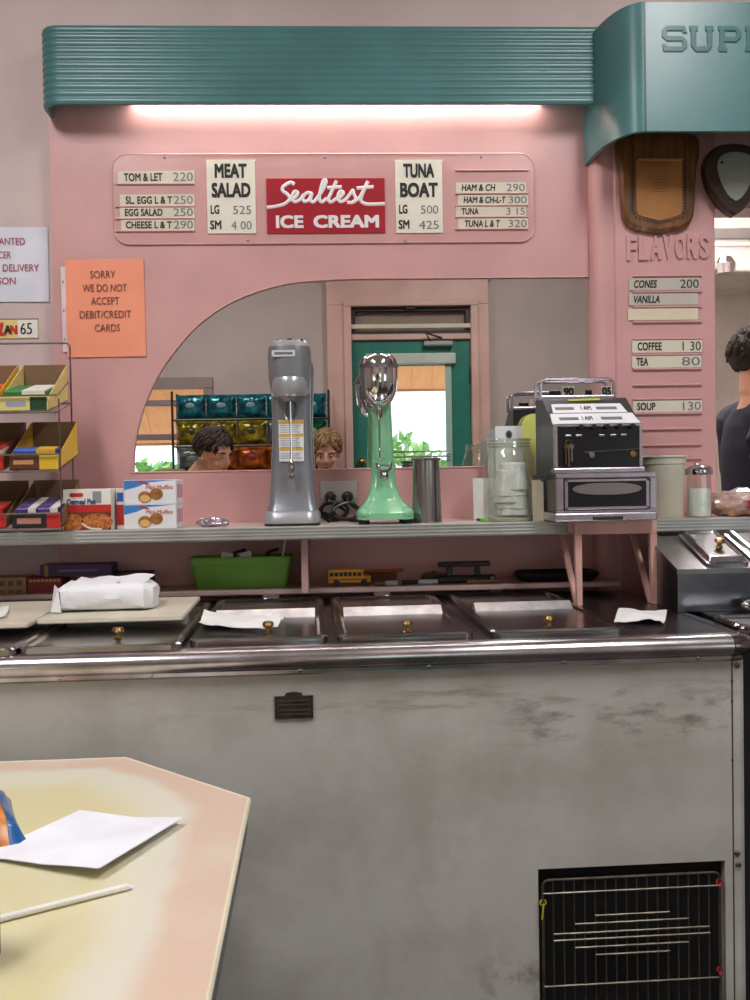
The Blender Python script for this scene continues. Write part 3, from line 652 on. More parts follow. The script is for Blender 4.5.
for i in range(len(bd)-1):
    n = max(1, int(math.dist(bd[i], bd[i+1])/0.0085))
    for k in range(n): dense.append((bd[i][0]+(bd[i+1][0]-bd[i][0])*k/n, bd[i][1]+(bd[i+1][1]-bd[i][1])*k/n))
st = MB()
for a, b in dense: st.prism(rrect(.0062, .0062, .002, 2, a, b), frp, .021, .0235)
sub('stud_border', st, dk, wq)['kind'] = 'stuff'
a, b = plq(270, 214); sub('ledge', MB().box(a-.062, a+.062, YP-.030, YP-.021, b-.0025, b+.0025, .001), copper, wq)
for k in range(5): 
    a, b = plq(265, 320+k*16); obj('engraved_line', MB().prism([(a-.02+.004*(k % 2), b-.001), (a+.02-.004*(k % 2), b-.001), (a+.02-.004*(k % 2), b+.0005), (a-.02+.004*(k % 2), b+.0005)], frp, .0245, .0249), mat('copper_dark', (140, 98, 60), .5, .3), plt, True)
def hq(u, v, Y): return wpt(610+u/5.357, 120+v/5.357, Y)
YH = 2.60
hh = [(668, 512), (620, 480), (570, 425), (528, 350), (510, 280), (512, 225), (530, 178), (565, 145), (610, 128), (668, 122)]
ho = [hq(*p, YH) for p in hh]; hx = ho[0][0]; hf = spl2(ho, 3)[:-1]; hf = hf+[(2*hx-a, b) for a, b in [ho[-1]]]+[(2*hx-a, b) for a, b in hf[:0:-1]]
hp = thing('heart_plaque', 'dark heart-shaped plaque with an engraved metal plate', 'plaque', (hx, YH+.03, ho[0][1])); frh = Fr((0, YH, 0))
hc = (hx, sum(b for a, b in hf)/len(hf))
sub('board', MB().loft([[frh.pt(a, b, -.03) for a, b in hf], [frh.pt(a, b, -.004) for a, b in hf], [frh.pt(a, b, .003) for a, b in inset(hf, hc, .94)]]), mat('ebony_wood', (58, 40, 32), .35, var=.2, vscale=12), hp)
ih = [hq(*p, YH) for p in ((678, 437), (640, 410), (605, 350), (582, 280), (580, 232), (600, 195), (640, 178), (672, 175))]
ihx = hx+.002; i2 = spl2([(a-(ih[0][0]-ihx), b) for a, b in ih], 3)[:-1]; i2 = i2+[(ihx, ih[-1][1])]+[(2*ihx-a, b) for a, b in i2[:0:-1]]
hpl = sub('plate', MB().prism(i2, frh, .002, .006), mat('pewter_plate', (186, 194, 188), .25, .5), hp)
for k, ww in enumerate((.05, .035, .055, .06, .04, .03)):
    b = hq(670, 215+k*32, YH)[1]; obj('engraved_line', MB().prism([(hx-ww/2, b-.0015), (hx+ww/2, b-.0015), (hx+ww/2, b+.001), (hx-ww/2, b+.001)], frh, .006, .0065), mat('engraved_grey', (140, 140, 150), .5), hpl, True)
a, b = hq(590, 232, YH); sub('nail', MB().lathe([(.004, 0), (.004, -.003), (.0, -.004)], (a+.002, YH-.006, b), 8, 'y'), dk, hp)
sub('hanger', MB().box(hx-.012, hx+.012, YH+.03, YP if False else YH+.036, ho[-1][1]-.04, ho[-1][1]-.0), dk, hp)
# ================================================================== candy rack
rk = thing('candy_rack', 'wire candy rack of three sloping tiers at the end of the shelf', 'rack', (-1.05, 2.5, ZS))
wr = .0022
def tb_(pts, r=wr): return MB().tube(pts, r, 6)
YK0, YK1 = 2.355, 2.56
xr = P(72, 430, YK1).x; zt = P(40, 340, YK1).z; xl = -1.32
ztop_r = P(72, 343, YK1).z
sub('upright', tb_([Vector((xr, YK1, ZS+.001)), Vector((xr, YK1, ztop_r-.008)), Vector((xr-.003, YK1, ztop_r-.002)), Vector((xr-.01, YK1, ztop_r)), Vector((xl, YK1, ztop_r))], .0026), wire, rk)
sub('upright', tb_([Vector((xl, YK1, ZS+.001)), Vector((xl, YK1, ztop_r))], .0026), wire, rk)
xfr = P(60.5, 470, YK0+.01).x
sub('front_post', tb_([Vector((xfr, YK0+.01, P(63, 398, YK0).z)), Vector((xfr, YK0+.01, ZS+.001 if False else P(63, 520, YK0).z))]), wire, rk)
tiers = [(411, 396, 365, 380), (470, 455, 422, 440), (528, 514, 480, 497)]     # front bottom, front top, back top pixel rows
cart = mat('brown_carton', (128, 98, 70), .8, var=.06)
boxes = []
for ti, (fb, ft, bt, bb) in enumerate(tiers):
    zfb = max(P(30, fb, YK0).z, ZS+.004); zft = P(30, ft, YK0).z; zbt = P(50, bt, YK1-.02).z; zbb = zfb+.04
    wires = tb_([Vector((xl, YK0-.004, zft+.001)), Vector((xfr, YK0-.004, zft+.001)), Vector((xr, YK1, zft+.06))])
    sub('tier_rail', wires, wire, rk)
    sub('tier_rail', tb_([Vector((xl, YK0-.002, zfb-.004)), Vector((xfr, YK0-.002, zfb-.004)), Vector((xr, YK1, zbb-.006)), Vector((xl, YK1, zbb-.006))]), wire, rk)
    for s in range(5): 
        xx = xl+(xfr-xl)*s/5+.02; sub('tier_wire', tb_([Vector((xx, YK0, zfb-.006)), Vector((xx, YK1-.01, zbb-.008))], .0015), wire, rk)
    boxes.append((zfb, zft, zbb, zbt))
def carton(name, label, x0, x1, ti, sidecol, frontcol, dx=0.0):
    zfb, zft, zbb, zbt = boxes[ti]; y0, y1 = YK0+.004, YK1-.02
    c = thing(name, label, 'carton', ((x0+x1)/2, (y0+y1)/2, zfb), group='open candy cartons on the wire rack')
    v = lambda x, y, z: Vector((x, y, z))
    t = .002
    def quad(a, b, cc, d, n):
        n = Vector(n)*t; vs = [a, b, cc, d, a+n, b+n, cc+n, d+n]
        return MB().add(vs, [(0, 1, 2, 3), (7, 6, 5, 4), (0, 4, 5, 1), (1, 5, 6, 2), (2, 6, 7, 3), (3, 7, 4, 0)])
    sub('front_panel', quad(v(x0, y0, zfb), v(x1, y0, zfb), v(x1, y0, zft), v(x0, y0, zft), (0, 1, 0)), frontcol, c)
    sub('back_panel', quad(v(x0, y1, zbb), v(x1, y1, zbb), v(x1, y1, zbt), v(x0, y1, zbt), (0, 1, 0)), cart, c)
    sub('side_panel', quad(v(x1, y0, zfb), v(x1, y1, zbb), v(x1, y1, zbt), v(x1, y0+.01, zft), (-1, 0, 0)), sidecol, c)
    sub('side_panel', quad(v(x0, y0, zfb), v(x0, y1, zbb), v(x0, y1, zbt), v(x0, y0+.01, zft), (1, 0, 0)), sidecol, c)
    sub('floor_panel', quad(v(x0, y0, zfb), v(x1, y0, zfb), v(x1, y1, zbb), v(x0, y1, zbb), (0, 0, 1)), cart, c)
    return c, (zfb, zft, zbb, zbt, y0, y1)
def print_patch(c, x0, x1, z0, z1, y, m_, name='print'):
    return sub(name, MB().box(x0, x1, y-.0006, y, z0, z1), m_, c)
yel = mat('yellow_print', (222, 180, 50), .5); redp = mat('red_print', (196, 40, 34), .5); grnp = mat('green_print', (30, 130, 60), .45); dgrn = mat('dark_green_print', (20, 66, 40), .45)
whp = mat('white_print', (232, 230, 222), .45); blup = mat('blue_print', (50, 90, 180), .45); brnp = mat('chocolate_print', (92, 46, 24), .4); blkp = mat('black_print', (30, 26, 32), .4)
purp = mat('purple_print', (84, 58, 130), .4); pyel = mat('pale_yellow_print', (226, 206, 130), .5); orp = mat('orange_print', (226, 96, 40), .45)
def packs(label, group, x0, x1, info, colA, colB, split, rows=3, cols=1, skip=0):
    zfb, zft, zbb, zbt, y0, y1 = info
    for r in range(rows):
        for cidx in range(cols):
            ya = y0+.012+(y1-y0-.02)*(r)/4.2; yb = ya+(y1-y0)/4.6
            xa = x0+.006+(x1-x0-.012)*cidx/cols; xb = x0+.006+(x1-x0-.012)*(cidx+1)/cols-.002
            f = (ya-y0)/(y1-y0); zb = zfb+(zbb-zfb)*f+.012; h = (zft-zfb)-.004+.008
            rw = ('frontmost', 'second', 'third', 'rearmost')[r] + (', left column' if cols == 2 and cidx == 0 else ', right column' if cols == 2 else '')
            p = thing('candy_pack', label+', '+rw, 'candy', ((xa+xb)/2, (ya+yb)/2, zb), group=group)
            xs = xa+(xb-xa)*split; M_ = Matrix.Rotation(math.atan2(zbb-zfb, y1-y0), 4, 'X')
            X = lambda q_: q_-(xa+xb)/2
            d = (yb-ya)/2
            obj('wrapper', MB().box(X(xa), X(xb), -d, d, 0, h, .003, 1, M=M_), colA, p)
            obj('wrapper_print', MB().box(X(xs), X(xb)-.001, -d-.0006, d-.004, .003, h+.0007, 0, 1, M=M_), colB, p)
def fx(px): return P(px, 430, YK0).x
gA, gB = fx(-14), fx(1)
bw = fx(48)-fx(0)
cA, iA = carton('candy_carton', 'red and yellow candy carton, left one on the top tier', fx(0)-bw-.012, fx(0)-.012, 0, yel, orp)
packs('red chew pack in the left carton of the top tier', 'red chew packs', fx(0)-bw-.012, fx(0)-.012, iA, redp, orp, .5, 4, 1)
cB, iB = carton('candy_carton', 'yellow gum carton holding green and white packs, top tier', fx(0), fx(48), 0, pyel, pyel)
packs('green and white gum pack in the top tier carton', 'green gum packs', fx(0), fx(48), iB, grnp, whp, .45, 3, 1)
print_patch(cB, fx(30), fx(47), iB[0]+.003, iB[1]-.002, iB[4], dgrn); print_patch(cB, fx(6), fx(26), iB[0]+.012, iB[1]-.012, iB[4], mat('greyblue_print', (150, 160, 190), .5))
cC, iC = carton('candy_carton', 'red and white candy carton, left one on the middle tier', fx(5)-bw-.008, fx(5)-.008, 1, brnp, redp)
packs('pale wrapped candy bar in the left carton of the middle tier', 'pale candy bars', fx(5)-bw-.008, fx(5)-.008, iC, whp, redp, .6, 3, 1)
cD, iD = carton('candy_carton', 'chocolate brown and yellow candy carton on the middle tier', fx(8), fx(57), 1, yel, brnp)
packs('yellow and blue candy bar in the middle tier carton', 'yellow candy bars', fx(8), fx(57), iD, blup, yel, .55, 1, 1)
print_patch(cD, fx(38), fx(57), iD[0]+.001, iD[1]-.001, iD[4], yel); text('lettering', 'Butter', Fr((0, iD[4]-.0008, 0)), fx(24), (iD[0]+iD[1])/2, .05, .014, mat('tan_print', (200, 150, 100), .5), cD, bold=.04) if False else None
print_patch(cD, fx(12), fx(32), iD[0]+.014, iD[1]-.012, iD[4], mat('tan_print', (200, 150, 100), .5))
cE, iE = carton('candy_carton', 'red edged brown carton, left one on the bottom tier', fx(7)-bw-.01, fx(7)-.01, 2, cart, redp)
packs('dark candy bar in the left carton of the bottom tier', 'dark candy bars', fx(7)-bw-.01, fx(7)-.01, iE, brnp, redp, .6, 2, 1)
cF, iF = carton('candy_carton', 'black and red candy carton with purple packs on the bottom tier', fx(9), fx(58), 2, cart, blkp)
packs('purple and white candy pack in the bottom tier carton', 'purple candy packs', fx(9), fx(58), iF, purp, whp, .62, 3, 2)
print_patch(cF, fx(44), fx(58), iF[0]+.001, iF[1]-.001, iF[4], redp); print_patch(cF, fx(14), fx(38), iF[0]+.01, iF[1]-.01, iF[4], mat('salmon_print', (190, 130, 110), .5))
# rack price tag
tgx0, tgx1 = P(-30, 330, YK1).x, P(39, 330, YK1).x; tz0, tz1 = P(20, 339, YK1).z, P(20, 319.5, YK1).z
frt = Fr((0, YK1-.006, 0)); rt = sub('tag_plate', MB().box(tgx0, tgx1, YK1-.005, YK1-.003, tz0, tz1), pyel, rk)
obj('price_patch', MB().box(P(18.5, 330, YK1).x, tgx1-.003, YK1-.0058, YK1-.005, tz0+.003, tz1-.002), whp, rt, True)
text('lettering', 'L', frt, P(2.5, 329, YK1).x, P(2.5, 329.5, YK1).z, .016, .03, redp, rt, bold=.07, shear=.3); text('lettering', 'A', frt, P(8.5, 329, YK1).x, P(8.5, 330, YK1).z, .016, .02, ink, rt, bold=.08); text('lettering', 'N', frt, P(14.5, 329, YK1).x, P(14.5, 330, YK1).z, .016, .02, redp, rt, bold=.08)
text('price_lettering', '65', frt, P(27, 329, YK1).x, P(27, 329, YK1).z, .03, .03, ink, rt, bold=.01)
sub('tag_frame', MB().tube([Vector((tgx0, YK1-.004, tz0)), Vector((tgx1, YK1-.004, tz0)), Vector((tgx1, YK1-.004, tz1)), Vector((tgx0, YK1-.004, tz1))], .0018, 6, True), wire, rk)
# ================================================================== boxes on the shelf
def onshelf(px, py, Y): return P(px, py, Y).x
YO = 2.44; YOB = 2.375
def cookie(mb_, a, b, fr, ra, rb, d): mb_.prism([(a+ra*math.cos(t*math.pi/9), b+rb*math.sin(t*math.pi/9)) for t in range(18)], fr, d, d+.0007)
x0, x1 = P(63, 500, 2.425).x, P(111, 500, 2.425).x; hb = P(90, 488, YOB).z-ZS-.001 if False else P(90, 489, YO).z-ZS
ob = thing('oatmeal_pie_box', 'white and red box reading Oatmeal Pies beside the wire rack', 'box', ((x0+x1)/2, 2.425, ZS)); w_ = x1-x0
fr = Fr((0, 0, 0)); obj('carton', MB().box(-w_/2, w_/2, 0, .10, 0, hb, .001, 1), whp, ob)
obj('red_band', MB().box(-w_/2, w_/2, -.0005, .0005, hb*.34, hb*.62), redp, ob)
obj('logo_patch', MB().prism(rrect(.034, .010, .004, 3, -w_*.22, hb*.86), fr, 0, .0008), redp, ob)
text('lettering', 'Oatmeal Pies', fr, -w_*.12, hb*.7, w_*.6, hb*.13, mat('navy_print', (40, 50, 120), .5), ob, False, bold=.03, d0=.0008)
obj('picture_panel', MB().box(-w_/2+.001, w_/2-.001, -.0009, 0, .001, hb*.45), mat('biscuit_print', (120, 50, 30), .5), ob)
ck = MB(); cookie(ck, -w_*.3, hb*.2, fr, .026, .022, .0012); cookie(ck, w_*.2, hb*.2, fr, .040, .022, .0012); obj('cookie_print', ck, mat('cookie_tan', (190, 112, 52), .6, var=.3, vscale=120), ob)
obj('cream_print', MB().ribbon(spl2([(-w_*.12, hb*.18), (w_*.05, hb*.06), (w_*.3, hb*.03)], 4), fr, .004, .0012, .0024), whp, ob)
obj('grey_patch', MB().box(w_*.12, w_*.3, -.001, 0, hb*.66, hb*.94), mat('grey_print', (140, 146, 150), .5), ob)
x1b = P(121, 500, YO).x
lw2 = thing('oatmeal_pie_box', 'second white and red pie box, mostly hidden behind the first', 'box', ((x1+x1b)/2+.004, YO+.02, ZS), group=None); w3 = x1b-x1-.002
obj('carton', MB().box(-w3/2, w3/2, 0, .08, 0, hb*1.0, .001, 1), whp, lw2); obj('red_band', MB().box(-w3/2, w3/2, -.0005, .0005, hb*.1, hb*.6), redp, lw2)
obj('blue_print', MB().box(-w3/2+.002, w3/2-.002, -.0008, 0, hb*.68, hb*.9), blup, lw2)
x0, x1 = P(123.5, 500, YO).x, P(176, 500, YO).x; w_ = x1-x0; ht = (P(150, 480, YO).z-ZS)/2
for i in range(2):
    mbx = thing('muffin_box', ('lower of two stacked white muffin boxes with blue corner', 'upper of two stacked white muffin boxes with blue corner')[i], 'box', ((x0+x1)/2+.001*i, YO+.002*i, ZS+i*(ht+.0004)), group='stacked muffin boxes')
    obj('carton', MB().box(-w_/2, w_/2, 0, .11, 0, ht, .0015, 1), mat('box_white', (236, 236, 238), .45), mbx)
    obj('blue_swoosh', MB().prism([(-w_/2+.001, ht-.001), (-w_/2+.001, ht*.6), (-w_*.25, ht*.72), (-w_*.05, ht*.9), (w_*.45, ht*.985), (w_*.45, ht-.001)], fr, 0, .0008), mat('sky_blue_print', (60, 130, 205), .45), mbx)
    obj('red_tick', MB().prism([(-w_*.3, ht-.001), (-w_*.05, ht*.8), (0, ht*.84), (-w_*.2, ht-.001)], fr, .0008, .0012), redp, mbx)
    text('lettering', 'Mini Muffins', fr, w_*.18, ht*.7, w_*.52, ht*.17, mat('red_brown_ink', (200, 70, 60), .5), mbx, False, bold=.01, shear=.2, d0=.001)
    mf = MB(); cookie(mf, -w_*.1, ht*.3, fr, w_*.13, ht*.24, .0005); cookie(mf, w_*.12, ht*.42, fr, w_*.125, ht*.24, .0009); obj('muffin_print', mf, mat('muffin_brown', (164, 104, 50), .6, var=.2, vscale=60), mbx)
    tp_ = MB(); cookie(tp_, -w_*.1, ht*.24, fr, w_*.1, ht*.15, .0014); obj('muffin_crumb_print', tp_, mat('muffin_crumb', (226, 180, 110), .6), mbx)
    obj('side_print', MB().box(w_/2, w_/2+.0006, .01, .1, ht*.25, ht*.8), mat('pink_side_print', (210, 160, 180), .5), mbx)
# crumpled foil wrapper
def crumple(c, r, n, m_, amp, seed):
    rnd = random.Random(seed); b = bmesh.new(); bmesh.ops.create_icosphere(b, subdivisions=3, radius=1)
    for v in b.verts:
        k = 1+amp*(rnd.random()-.5)+.12*math.sin(9*v.co.x+3*v.co.y); v.co = Vector((v.co.x*r[0]*k, v.co.y*r[1]*k, max(v.co.z, -.75)*r[2]*k))
    zmin = min(v.co.z for v in b.verts)
    for v in b.verts: v.co.z -= zmin
    mb = MB(); mb.bm(b, False); return mb
p = P(212, 525, 2.5); fo = thing('snack_wrapper', 'crumpled silver snack wrapper lying on the shelf', 'wrapper', (p.x, 2.5, ZS))
obj('foil', crumple(0, (.042, .02, .0125), 0, 0, .35, 3), mat('foil', (200, 196, 204), .25, .9), fo)
obj('printed_band', crumple(0, (.026, .0205, .0132), 0, 0, .3, 5).move((-.004, -.0006, 0)), mat('foil_purple', (170, 150, 170), .3, .6), fo)
# ================================================================== silver drink mixer
YX = 2.50
def U(n, Y=YX): return n*Y/FPX                     # pixels -> metres at depth Y
p = P(292.5, 523, YX)
mx = thing('drink_mixer', 'tall silver drink mixer with a caution label', 'mixer', (p.x, YX+.03, ZS))
silver = mat('silver_paint', (132, 134, 140), .32, .35, var=.04); silverl = mat('silver_light', (172, 174, 178), .3, .4)
def sec(z, w, d, yc, r): return rring(0, yc, z, w, d, r, 4)
H = P(292, 341, YX).z-ZS
k = H/184.0
bs = MB(); bs.loft([sec(.004, 54*k, .165, 0, .03), sec(3*k, 57*k, .175, 0, .035), sec(10*k, 56*k, .17, 0, .035), sec(14*k, 52*k, .155, .0, .03)]); obj('base', bs, silverl, mx)
obj('foot_ring', MB().loft([sec(0, 55*k, .168, 0, .03), sec(.006, 55*k, .168, 0, .03)]), black, mx)
cb = MB(); cb.loft([sec(12*k, 52*k, .11, .03, .022), sec(22*k, 48*k, .095, .036, .022), sec(45*k, 44*k, .085, .04, .02), sec(80*k, 40*k, .08, .042, .018), sec(110*k, 39*k, .08, .042, .018), sec(140*k, 41*k, .085, .04, .02), sec(165*k, 42*k, .09, .036, .02)])
obj('column', cb, silver, mx)
hd = MB(); hd.loft([sec(132*k, 38*k, .10, -.012, .03), sec(146*k, 42*k, .13, .0, .04), sec(172*k, 43*k, .135, .0, .042), sec(178*k, 41*k, .13, 0, .04)]); obj('motor_head', hd, silver, mx)
obj('head_cap', MB().loft([sec(177*k, 41*k, .13, 0, .04), sec(181*k, 39*k, .12, 0, .036), sec(184*k, 34*k, .105, 0, .03)]), silverl, mx)
for i in range(5): obj('vent_slot', MB().box(-.03+i*.015, -.023+i*.015, -.05, .04, 183.4*k, 184.5*k), black, mx)
obj('switch', MB().box(-.006, .006, -.01, .01, 184*k, 188*k, .002), black, mx)
cx_ = -.028
obj('collar', MB().lathe([(16*k, 128*k), (18.5*k, 132*k), (18.5*k, 143*k), (17*k, 147*k)], (0, cx_-.004, 0), 24), silverl, mx)
obj('collar_neck', MB().lathe([(7*k, 124*k), (12*k, 129*k)], (0, cx_-.004, 0), 20), steel, mx)
sp_ = obj('spindle', MB().tube([(0, cx_-.004, 126*k), (0, cx_-.004, 62*k)], 1.3*k, 8), chrome, mx)
obj('agitator', MB().lathe([(1.2*k, 66*k), (3.2*k, 62*k), (3.4*k, 56*k), (2.2*k, 52*k), (3.0*k, 48*k), (0.5*k, 46*k)][::-1], (0, cx_-.004, 0), 12), chrome, sp_)
for s in (-1, 1): obj('cup_guide', MB().tube([(s*5*k, cx_+.022, 126*k), (s*6*k, cx_+.015, 112*k), (s*3.5*k, cx_+.015, 106*k)], 1.2*k, 6), chrome, mx)
fl = Fr((0, -.002, 0)); lb = obj('caution_label', MB().prism([(-12.5*k, 64*k), (12.5*k, 64*k), (12.5*k, 106*k), (-12.5*k, 106*k)], fl, 0, .002), white, mx)
for (z0, z1) in ((102, 105.5), (89, 92), (75, 78)): obj('label_band', MB().prism([(-12*k, z0*k), (12*k, z0*k), (12*k, z1*k), (-12*k, z1*k)], fl, .002, .0026), mat('amber_print', (222, 180, 70), .5), lb)
gl = MB()
for i in range(16):
    z = 100.5-i*2.2
    if abs(z-90) < 2.5 or abs(z-76) < 2.5: continue
    gl.prism([(-11*k, (z-.5)*k), ((10-(i*7 % 5))*k, (z-.5)*k), ((10-(i*7 % 5))*k, (z+.2)*k), (-11*k, (z+.2)*k)], fl, .002, .0025)
g_ = obj('label_print', gl, mat('grey_type', (150, 150, 158), .6), lb); g_['kind'] = 'stuff'
fn = Fr((0, -.067, 0)); npl = obj('name_plate', MB().prism(rrect(23*k, 6.5*k, 1.5*k, 3, -5*k, 170*k), fn, -.004, .002), mat('plate_white', (222, 222, 226), .3, .2), mx)
obj('plate_print', MB().prism(rrect(18*k, 2.4*k, .4*k, 2, -5*k, 170*k), fn, .002, .0026), mat('plate_grey', (110, 112, 130), .5), npl)
# ================================================================== outlet with plugs and cords
p = P(339, 497, YW); ol = thing('outlet_plate', 'steel double outlet plate on the wall between the mixers', 'outlet', (p.x, YW, P(339, 513, YW).z))
hw, hh_ = pxw(320, 358, 497)/2, pxh(482, 514, 339); obj('plate', MB().box(-hw, hw, -.005, 0, 0, hh_, .002), mat('outlet_steel', (196, 188, 188), .35, .5), ol)
for s, n_ in ((-1, 'a'), (1, 'b')):
    obj('socket', MB().lathe([(.016, 0), (.016, -.003), (0, -.003)], (s*.024, -.005, hh_*.55), 16, 'y'), mat('socket_ivory', (200, 190, 180), .4), ol)
for s, lab in ((-1, 'black plug and coiled cord at the left socket'), (1, 'black plug and coiled cord at the right socket')):
    c = thing('power_cord', lab, 'cord', (p.x+s*.024, YW-.008, ZS), group='power cords')
    z0 = P(339, 497, YW).z-ZS
    obj('plug', MB().lathe([(.015, 0), (.017, -.012), (.013, -.03), (.006, -.036)], (0, 0, z0), 14, 'y'), black, c)
    rnd = random.Random(5+s); pts = [(0, -.036, z0), (.0, -.055, z0-.012)]
    for i in range(16):
        a = i*1.05*s; pts.append((-.008*s+.036*math.cos(a)+rnd.uniform(-.006, .006), -.06-.012*i/16-.018*(s > 0)+rnd.uniform(-.006, .006), .03+.024*math.sin(a)+rnd.uniform(-.004, .004)))
    pts += [(-.05*s, -.09, .006), (-.075*s+.02*(s > 0), -.11, .0045)]
    obj('cord', MB().tube([Vector(q) if q[2] > .0045 else Vector((q[0], q[1], .0045)) for q in spline(pts, 5)], .0042, 7), mat('black_rubber', (16, 16, 18), .35), c)
# ================================================================== green drink mixer
p = P(384.5, 522, YX); g = thing('malt_mixer', 'mint green drink mixer with a chrome motor head', 'mixer', (p.x, YX, ZS))
mint = mat('mint_enamel', (128, 196, 150), .25, var=.04, coat=.4)
k = (P(384, 355, YX).z-ZS)/167.0
def gsec(z, w, d, yc, r): return rring(0, yc, z, w, d, r, 4)
gb = MB(); gb.loft([gsec(5*k, 55*k, .15, 0, .02), gsec(11*k, 56*k, .15, 0, .025), gsec(16*k, 50*k, .13, .005, .03), gsec(22*k, 38*k, .10, .014, .025), gsec(30*k, 30*k, .075, .025, .02), gsec(40*k, 25*k, .06, .033, .016), gsec(60*k, 22*k, .05, .036, .014), gsec(90*k, 20*k, .045, .036, .012), gsec(125*k, 18*k, .042, .036, .012)])
obj('stand', gb, mint, g)
for sx in (-1, 1):
    for sy in (-1, 1): obj('rubber_foot', MB().lathe([(5*k, 0), (5.5*k, 3*k), (4.5*k, 6*k)], (sx*21*k, sy*.052, 0), 12), black, g)
    lo = MB(); lo.loft([[Vector((sx*(18*k)+x*.9, -.055+y, z)) for x, y, z in [(a*8*k, b*.02, zz) for a, b in ((1, 1), (-1, 1), (-1, -1), (1, -1))]] for zz in (5*k, 9*k)]); obj('toe', MB().ell((sx*20*k, -.05, 10*k), (8*k, .028, 7*k)), mint, g)
yh = -.008
mh = MB(); mh.lathe([(0, 115*k), (7*k, 116*k), (13*k, 121*k), (17.5*k, 130*k), (19*k, 142*k), (19*k, 156*k), (17.5*k, 162*k), (13*k, 166*k), (0, 167*k)], (-3.5*k, yh, 0), 32); obj('motor_head', mh, mat('chrome_bright', (225, 225, 228), .06, 1.0, var=.02), g)
obj('head_band', MB().lathe([(19.4*k, 153*k), (19.7*k, 155*k), (19.4*k, 157*k)], (-3.5*k, yh, 0), 32), steel, g)
obj('neck_bracket', MB().box(-7*k, 7*k, .0, .055, 122*k, 150*k, .004), chrome, g)
obj('switch', MB().tube([(-3.5*k, yh, 166*k), (-3.5*k, yh, 170*k)], 2*k, 8), chrome, g)
obj('chuck', MB().lathe([(2*k, 104*k), (3*k, 106*k), (3.4*k, 114*k), (6*k, 117*k)], (-3.5*k, yh, 0), 14), chrome, g)
s2 = obj('spindle', MB().tube([(-3.5*k, yh, 106*k), (-3.5*k, yh, 64*k)], 1.1*k, 8), chrome, g)
obj('agitator', MB().lathe([(0.5*k, 62*k), (3.4*k, 63*k), (3.4*k, 64.5*k), (.8*k, 65.5*k)], (-3.5*k, yh, 0), 12).lathe([(.8*k, 72*k), (2.4*k, 73*k), (.8*k, 74*k)], (-3.5*k, yh, 0), 12), chrome, s2)
obj('cup_rest', MB().box(-6*k, 6*k, -.012, .015, 52*k, 58*k, .003), chrome, g)
obj('rest_knob', MB().ell((0, -.02, 47*k), (4.5*k, .012, 4.5*k)), chrome, g)
obj('rest_clip', MB().tube([(-7*k, -.008, 60*k), (-6*k, -.012, 54*k), (0, -.014, 51*k), (6*k, -.012, 54*k), (7*k, -.008, 60*k)], 1.6*k, 6), chrome, g)
# malt cup, upside down
p = P(427, 520, YX); h = P(427, 458, YX).z-ZS; r0, r1 = U(15.2), U(13)
mc = thing('malt_cup', 'brushed steel malt cup standing beside the green mixer', 'cup', (p.x, YX, ZS))
obj('wall', MB().lathe([(r0*.96, 0), (r0, .002), (r0, .006), (r0*.97, .009), (r1*1.02, h*.93), (r1*1.0, h)], n=32), mat('cup_steel', (160, 158, 156), .26, 1.0, var=.06, vscale=3, stretch=(8, 8, .3)), mc)
obj('rolled_rim', MB().tube([(r1*1.05*math.cos(a*math.pi/16), r1*1.05*math.sin(a*math.pi/16), h-.003) for a in range(32)], .003, 8, True), steel, mc)
# ================================================================== jar, cards, pen
YJ = 2.50
p = P(510, 519, YJ); jr = thing('glass_jar', 'large clear glass jar holding plastic wrapped cups', 'jar', (p.x, YJ, ZS))
rj = U(26.5); hj = P(510, 440, YJ).z-ZS; rn = U(21)
gls = glass('jar_glass', (240, 243, 236), .12, .03, .05)
obj('glass_body', MB().lathe([(rj*.88, .001), (rj*.97, .006), (rj, .02), (rj, hj*.66), (rj*.97, hj*.76), (rj*.86, hj*.85), (rn, hj*.9), (rn, hj)], n=40), gls, jr)
for z in (.92, .955): obj('thread', MB().tube([(rn*1.01*math.cos(a*math.pi/16), rn*1.01*math.sin(a*math.pi/16), hj*z) for a in range(32)], .0022, 6, True), gls, jr)
obj('rim', MB().tube([(rn*math.cos(a*math.pi/16), rn*math.sin(a*math.pi/16), hj) for a in range(32)], .003, 8, True), gls, jr)
obj('base_glass', MB().lathe([(0.001, .002), (rj*.86, .002), (rj*.9, .01), (0.001, .014)], n=32), mat('thick_glass', (190, 196, 176), .15), jr)
cupw = mat('clear_plastic_white', (226, 228, 230), .3, var=.08, vscale=30)
rnd = random.Random(2)
for i in range(5):
    c = thing('wrapped_cup', 'white plastic wrapped cup in the glass jar, '+('lowest of five', 'second from the bottom', 'middle one', 'second from the top', 'topmost')[i], 'cup', (p.x+.008+rnd.uniform(-.004, .004), YJ+.006, ZS+.0155+i*.0165), group='cups in the jar')
    cu_ = MB(); cu_.loft([[Vector((rr*(1+.035*math.sin(5*a*.3927+i*2)+.02*math.sin(9*a*.3927+i))*math.cos(a*.3927), rr*(1+.035*math.sin(5*a*.3927+i*2))*math.sin(a*.3927), zz)) for a in range(16)] for rr, zz in ((.044, 0), (.0455, .003), (.044, .007), (.036, .068), (.030, .073), (.001, .074), (.001, .0715), (.0345, .0665), (.0425, .004), (.0425, 0))], False)
    obj('cup_body', cu_, cupw, c)
def card(name, label, cat, px0, px1, py0, py1, Y, m_, lean=.0, thick=.003, grp=None):
    x0, x1 = P(px0, py1, Y).x, P(px1, py1, Y).x; h = P(px0, py0, Y).z-ZS
    c = thing(name, label, cat, ((x0+x1)/2, Y, ZS), group=grp)
    M_ = Matrix.Rotation(-lean, 4, 'X'); o = obj('card', MB().box(-(x1-x0)/2, (x1-x0)/2, 0, thick, 0, h, 0, 1, M=M_), m_, c); return c, x1-x0, h, M_
